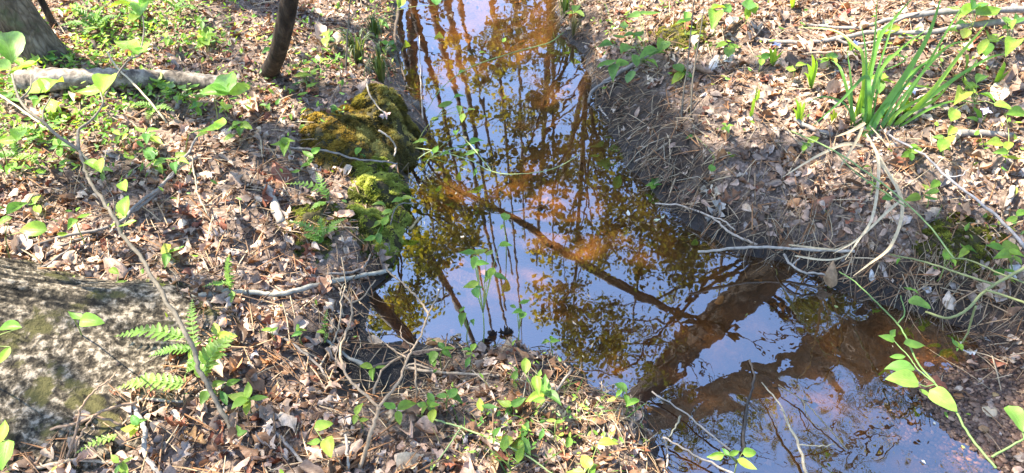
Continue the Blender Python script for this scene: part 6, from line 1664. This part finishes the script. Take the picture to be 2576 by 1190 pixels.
def fallen(label, px, py, ang, ln, color, ms, lift=.012, tilt=.2, group=None, k=None, rise=0, floor0=True):
    p = surf(px, py, lift)
    a = math.radians(ang)
    B = at(px - math.cos(a) * ln / 2, py + math.sin(a) * ln * .42, p[2]); T = at(px + math.cos(a) * ln / 2, py - math.sin(a) * ln * .42, p[2])
    L = np.linalg.norm(T - B)
    nr = normals(np.array([p[0]]), np.array([p[1]]))[0]
    e = (T - B) / L; e = e - nr * (e @ nr); e /= np.linalg.norm(e)
    c = p; B = c - e * L / 2 - [0, 0, rise * L / 2]; T = c + e * L / 2 + [0, 0, rise * L / 2]
    n = nr + rng.normal(0, tilt, 3)
    o = link('fallen_leaf', ms[k if k is not None else random.randrange(len(ms))], None, frame(B, T, n), color)
    return tag(o, label, 'leaf', group)


PT, PL, GB, BR, RB, DB, OB, GYC = [p[1] for p in PAL]
SPECIAL = [
 ('tan rounded dead leaf standing at the near waterline', 1277, 864, 75, 58, (.45, .32, .20), D_BROAD, dict(rise=.5)),
 ('curled pale leaf lying on the mud at the water', 948, 855, -15, 50, (.48, .38, .27), D_OVAL, dict()),
 ('tan leaf lying flat left of the three leaved seedling', 1096, 861, 15, 52, (.50, .37, .22), D_OVAL, dict()),
 ('tan curled leaf at the waterline right of a flat tan leaf', 1146, 848, 50, 44, (.52, .40, .24), D_OAK, dict(rise=.4)),
 ('large pale tan leaf at the bottom edge of the litter', 1033, 1162, 35, 84, (.56, .45, .30), D_BROAD, dict()),
 ('tan lobed leaf standing above the bottom litter', 985, 1055, 80, 72, (.54, .40, .25), D_OAK, dict(rise=.5)),
 ('big pale oak leaf with long lobes in the near grass', 1402, 1058, 110, 92, (.52, .42, .26), D_OAK, dict(rise=.35)),
 ('second lobe of pale oak leaf leaning right in the grass', 1432, 1048, 20, 52, (.50, .40, .25), D_OAK, dict()),
 ('orange brown oak leaf with pointed lobes right of the white crooked stick', 487, 1098, -20, 76, (.42, .24, .10), D_OAK, dict(rise=.3)),
 ('warm tan oval leaf in the litter left of the forked shoot', 688, 985, 70, 52, (.52, .36, .20), D_OVAL, dict(rise=.4)),
 ('bleached oak leaf lying on the wet edge of the gravel bar', 2502, 862, -35, 78, (.60, .54, .46), D_OAK, dict()),
 ('long brown leaf in the far right litter under the twig', 2413, 520, 50, 60, (.40, .24, .12), D_OVAL, dict()),
 ('wide reddish leaf on the right litter left of the dry blades', 2070, 508, 10, 66, (.28, .14, .085), D_BROAD, dict()),
 ('pinkish oak leaf at the top of the bank edge', 1830, 492, 20, 60, (.36, .19, .11), D_OAK, dict()),
 ('pale torn leaf on the bank edge above the bent twig', 1786, 480, -25, 66, (.52, .46, .36), D_OAK, dict()),
 ('grey white leaf hanging over the bank at the waterline', 1790, 530, 60, 50, (.5, .46, .40), D_OAK, dict(rise=.3)),
 ('pink leaf propped on the golden hummock', 968, 288, 200, 34, (.5, .36, .32), D_OAK, dict(lift=.17)),
 ('red brown leaf hooked over the pale lichened stick', 805, 720, 100, 46, (.36, .20, .12), D_BROAD, dict(lift=.03)),
 ('bright orange leaf by the wet mud edge', 885, 815, 30, 44, (.50, .20, .06), D_OAK, dict()),
 ('pale pink oak leaf left of the black mud', 710, 818, 50, 40, (.56, .42, .37), D_OAK, dict()),
 ('tall rusty leaf caught beside the dry grass over the water', 2094, 690, 80, 40, (.38, .24, .13), D_OVAL, dict(lift=.05, rise=.5)),
 ('silvery oval leaf in the litter under the overhanging bank', 2195, 693, 110, 26, (.6, .57, .52), D_OVAL, dict(rise=.3)),
 ('silver grey leaf right of the briar leaves on the bank', 2330, 728, 160, 30, (.56, .53, .50), D_BROAD, dict()),
 ('grey leaves pile at the right edge, palest', 2540, 690, 30, 54, (.58, .55, .50), D_OAK, dict()),
 ('pale grey leaf stuck beside the shallow by the bar', 2440, 880, 330, 40, (.62, .60, .56), D_OAK, dict()),
 ('small round pale leaf floating on the dark water by the right bank', 1652, 553, 0, 20, (.62, .66, .46), D_OVAL, dict(lift=.004, tilt=.02)),
 ('small oval white petal leaf floating left of the right bank', 1581, 535, 100, 14, (.75, .74, .66), D_OVAL, dict(lift=.004, tilt=.02)),
 ('tiny pale leaf floating beside the round one', 1668, 545, 30, 12, (.66, .68, .5), D_OVAL, dict(lift=.004, tilt=.02)),
 ('dark pointed leaf floating on the blue water', 1240, 842, 60, 30, (.05, .03, .02), D_BROAD, dict(lift=.004, tilt=.02)),
 ('dark narrow leaf floating left of the pointed dark leaf', 1226, 857, 10, 28, (.05, .03, .02), D_OVAL, dict(lift=.004, tilt=.02)),
 ('dark leaf floating above the tan waterline leaf', 1272, 835, 20, 40, (.04, .03, .02), D_OAK, dict(lift=.004, tilt=.02)),
 ('wide dark oak leaf floating in the lower right sky reflection', 2290, 990, 20, 36, (.08, .05, .03), D_OAK, dict(lift=.004, tilt=.02)),
 ('pale grey oak leaf lying in the near grass', 1180, 1095, 60, 56, (.46, .42, .40), D_OAK, dict()),
 ('brown veined leaf lying left of the grey oak leaf', 1108, 1100, 0, 52, (.30, .20, .12), D_OVAL, dict()),
 ('tan leaf lying in the bottom grass', 1240, 1170, 100, 56, (.46, .33, .19), D_OVAL, dict()),
 ('bleached leaf fragment in the near grass', 1302, 1010, 40, 44, (.55, .52, .47), D_OAK, dict()),
 ('orange pink leaf leaning at the near waterline tip', 1510, 1000, 60, 36, (.50, .34, .22), D_OVAL, dict(rise=.3)),
 ('pink oak leaf low on the near bank tip', 1490, 1060, 35, 46, (.48, .34, .26), D_OAK, dict()),
 ('pale leaf standing in the grass at the bottom', 1590, 1130, 100, 44, (.50, .43, .36), D_OAK, dict(rise=.3)),
 ('white leaf shining in the sunny right litter', 1832, 145, 0, 40, (.72, .68, .62), D_BROAD, dict()),
 ('white leaf shining left of the brightest one', 1795, 158, 40, 34, (.70, .66, .6), D_BROAD, dict()),
 ('shining white leaf at the top of the right bank', 1846, 56, 20, 36, (.72, .68, .62), D_BROAD, dict()),
 ('large tan oak leaf lying behind the tall iris fan', 2050, 172, 10, 80, (.46, .35, .26), D_OAK, dict()),
 ('wide beige leaf lying left of the tall iris', 1935, 232, -10, 46, (.52, .42, .32), D_BROAD, dict()),
 ('coiled brown leaf at the upper right edge', 2556, 195, 90, 50, (.32, .25, .22), D_OVAL, dict(rise=.3)),
 ('tan crumpled leaf in the litter by the iris fans', 2105, 225, 40, 50, (.42, .30, .23), D_BROAD, dict()),
 ('red leaf catching sun behind the grey branches', 2125, 32, 20, 30, (.40, .08, .06), D_BROAD, dict()),
 ('tan leaf at the left edge below the undergrowth', 80, 500, 40, 60, (.46, .36, .24), D_OVAL, dict()),
 ('beige leaf leaning in the litter above the upright fern', 548, 590, 30, 48, (.58, .47, .38), D_OAK, dict()),
 ('pale leaf behind the large fern frond', 640, 892, 60, 44, (.46, .40, .37), D_OAK, dict()),
]
for lb, px_, py_, an_, ln_, c_, ms_, kw in SPECIAL:
    fallen(lb, px_, py_, an_, ln_, c_, ms_, **kw)
# more of the largest leaves in the litter; those alike in look and spot share a label and a group
cnt = 0
tries = 0
while cnt < 235 and tries < 6000:
    tries += 1
    px_ = random.uniform(0, 2576); py_ = random.uniform(15, 1185)
    if random.random() > .35 + .65 * py_ / 1190: continue
    p = surf(px_, py_)
    k, _, _, d_ = litter_density(np.array([p[0]]), np.array([p[1]]))
    if d_[0] < .03 or random.random() > k[0]: continue
    if px_ < 420 and 690 < py_ < 1130: continue
    dist = float((p - CAM) @ FWD)
    ci = rng.choice(len(PAL), p=PALW / PALW.sum())
    kind = random.choice([('lobed oak', D_OAK), ('lobed oak', D_OAK), ('oval', D_OVAL), ('broad', D_BROAD)])
    ln_ = random.uniform(.045, .08) * F / dist
    adj = PAL[ci][0]
    lab = uniq(f'{adj} {kind[0]} leaf', px_, py_)
    c_ = tuple(np.array(PAL[ci][1]) * random.uniform(.8, 1.15))
    o = fallen(lab, px_, py_, random.uniform(0, 360), ln_, c_, kind[1], lift=.02, tilt=.3, rise=random.uniform(-.15, .3))
    o['group'] = 'dead leaves lying on top of the litter'
    cnt += 1

# random small seedlings through the green areas
cnt = 0; tries = 0
while cnt < 60 and tries < 4000:
    tries += 1
    px_ = random.uniform(0, 2576); py_ = random.uniform(10, 1180)
    p = surf(px_, py_)
    d_ = float(lut(DG, p[0], p[1]))
    w_ = float(pgauss(np.array([px_]), np.array([py_]), COVER)[0])
    if d_ < .04 or random.random() > w_ * .9 + .05: continue
    if px_ < 440 and 680 < py_ < 1140: continue
    dist = float((p - CAM) @ FWD); u = F / dist
    nl = random.choice([2, 3, 3, 4, 5])
    a0 = random.uniform(0, 360); ln_ = random.uniform(.025, .05) * u
    lv = []
    for k_ in range(nl):
        a = a0 + k_ * 360 / nl + random.uniform(-25, 25)
        lv.append((px_ + math.cos(math.radians(a)) * ln_ * .62, py_ - math.sin(math.radians(a)) * ln_ * .5, a, ln_ * random.uniform(.8, 1.15)))
    q = ['two', 'three', 'four', 'five'][nl - 2]
    big_ = 'small' if ln_ / u < .036 else 'larger'
    plant(uniq(f'{big_} {q} leaved seedling', px_, py_), lv, hgt=random.uniform(.025, .07), group='seedlings scattered over the banks')
    cnt += 1

# ------------------------------------------------------------------ gravel bar
ico = []
def pebble_mesh(seed):
    g_ = np.random.default_rng(seed)
    V = []; nr, na = 5, 9
    for i in range(nr + 1):
        th = math.pi * i / nr
        for j in range(na):
            a = 2 * math.pi * j / na
            V.append((math.sin(th) * math.cos(a), math.sin(th) * math.sin(a) * .78, math.cos(th) * .42))
    V = np.array(V) * (1 + .16 * g_.normal(0, 1, (len(V), 1)) * (np.abs(np.array(V)[:, 2:3]) < .41))
    Fq = np.array([(i * na + j, (i + 1) * na + j, (i + 1) * na + (j + 1) % na, i * na + (j + 1) % na) for i in range(nr) for j in range(na)])
    return V * .5, Fq


PEB = [pebble_mesh(s) for s in range(4)]
PEBM = [meshdata('pebble', v, f, M_stone) for v, f in PEB]
PEBC = [(.10, .055, .035), (.16, .095, .06), (.07, .045, .035), (.22, .14, .09), (.13, .08, .055)]
n = 9000
x = rng.normal(gz(2480, 1080)[0], .24, n); y = rng.normal(gz(2480, 1060)[1], .17, n)
ws = np.clip(1.5 * gpx(x, y, 2480, 1070, .25) + gpx(x, y, 2600, 980, .2), 0, 1)
ok = (rng.random(n) < ws) & (lut(DG, x, y) > -.10); x, y = x[ok], y[ok]; m = len(x)
c = np.array(PEBC)[rng.integers(0, 5, m)] * rng.uniform(.7, 1.3, (m, 1))
v, f, cc = instances(PEB, np.stack([x, y, hq(x, y) + .001], 1), rots(m, .2), rng.uniform(.006, .016, m), c)
tag(mesh('gravel', v, f, M_needle, colr=cc), 'wet reddish brown gravel of the bar at the lower right', 'gravel', kind='stuff')
cnt = 0
while cnt < 70:
    px_ = random.gauss(2480, 75); py_ = random.gauss(1060, 65)
    p = surf(px_, py_, 0, water=False)
    if float(lut(DG, p[0], p[1])) < -.06 or px_ > 2700: continue
    s_ = random.uniform(.012, .026)
    Mx = Matrix.Translation(Vector(p) + Vector((0, 0, .002))) @ Matrix.Rotation(random.uniform(0, 6.28), 4, 'Z') @ Matrix.Diagonal((s_, s_, s_, 1))
    link('pebble', PEBM[random.randrange(4)], g, Mx, tuple(np.array(PEBC[random.randrange(5)]) * random.uniform(.9, 1.8)))
    cnt += 1


def stone(label, px, py, s, color, k=0):
    p = surf(px, py)
    o = link('stone', PEBM[k], None, Matrix.Translation(Vector(p) + Vector((0, 0, .003))) @ Matrix.Rotation(.4, 4, 'Z') @ Matrix.Diagonal((s, s, s * .6, 1)), color)
    tag(o, label, 'stone')


stone('pale tan flat stone on the gravel bar', 2490, 1036, .046, (.52, .40, .25))
stone('orange brown stone on the gravel bar behind the pale flat one', 2475, 1080, .03, (.30, .17, .08), 1)
stone('yellowish small stone on the gravel bar above the pale flat one', 2502, 994, .02, (.38, .24, .1), 2)
stone('rusty orange pebble by the briar leaf on the gravel bar', 2410, 998, .028, (.32, .15, .06), 3)
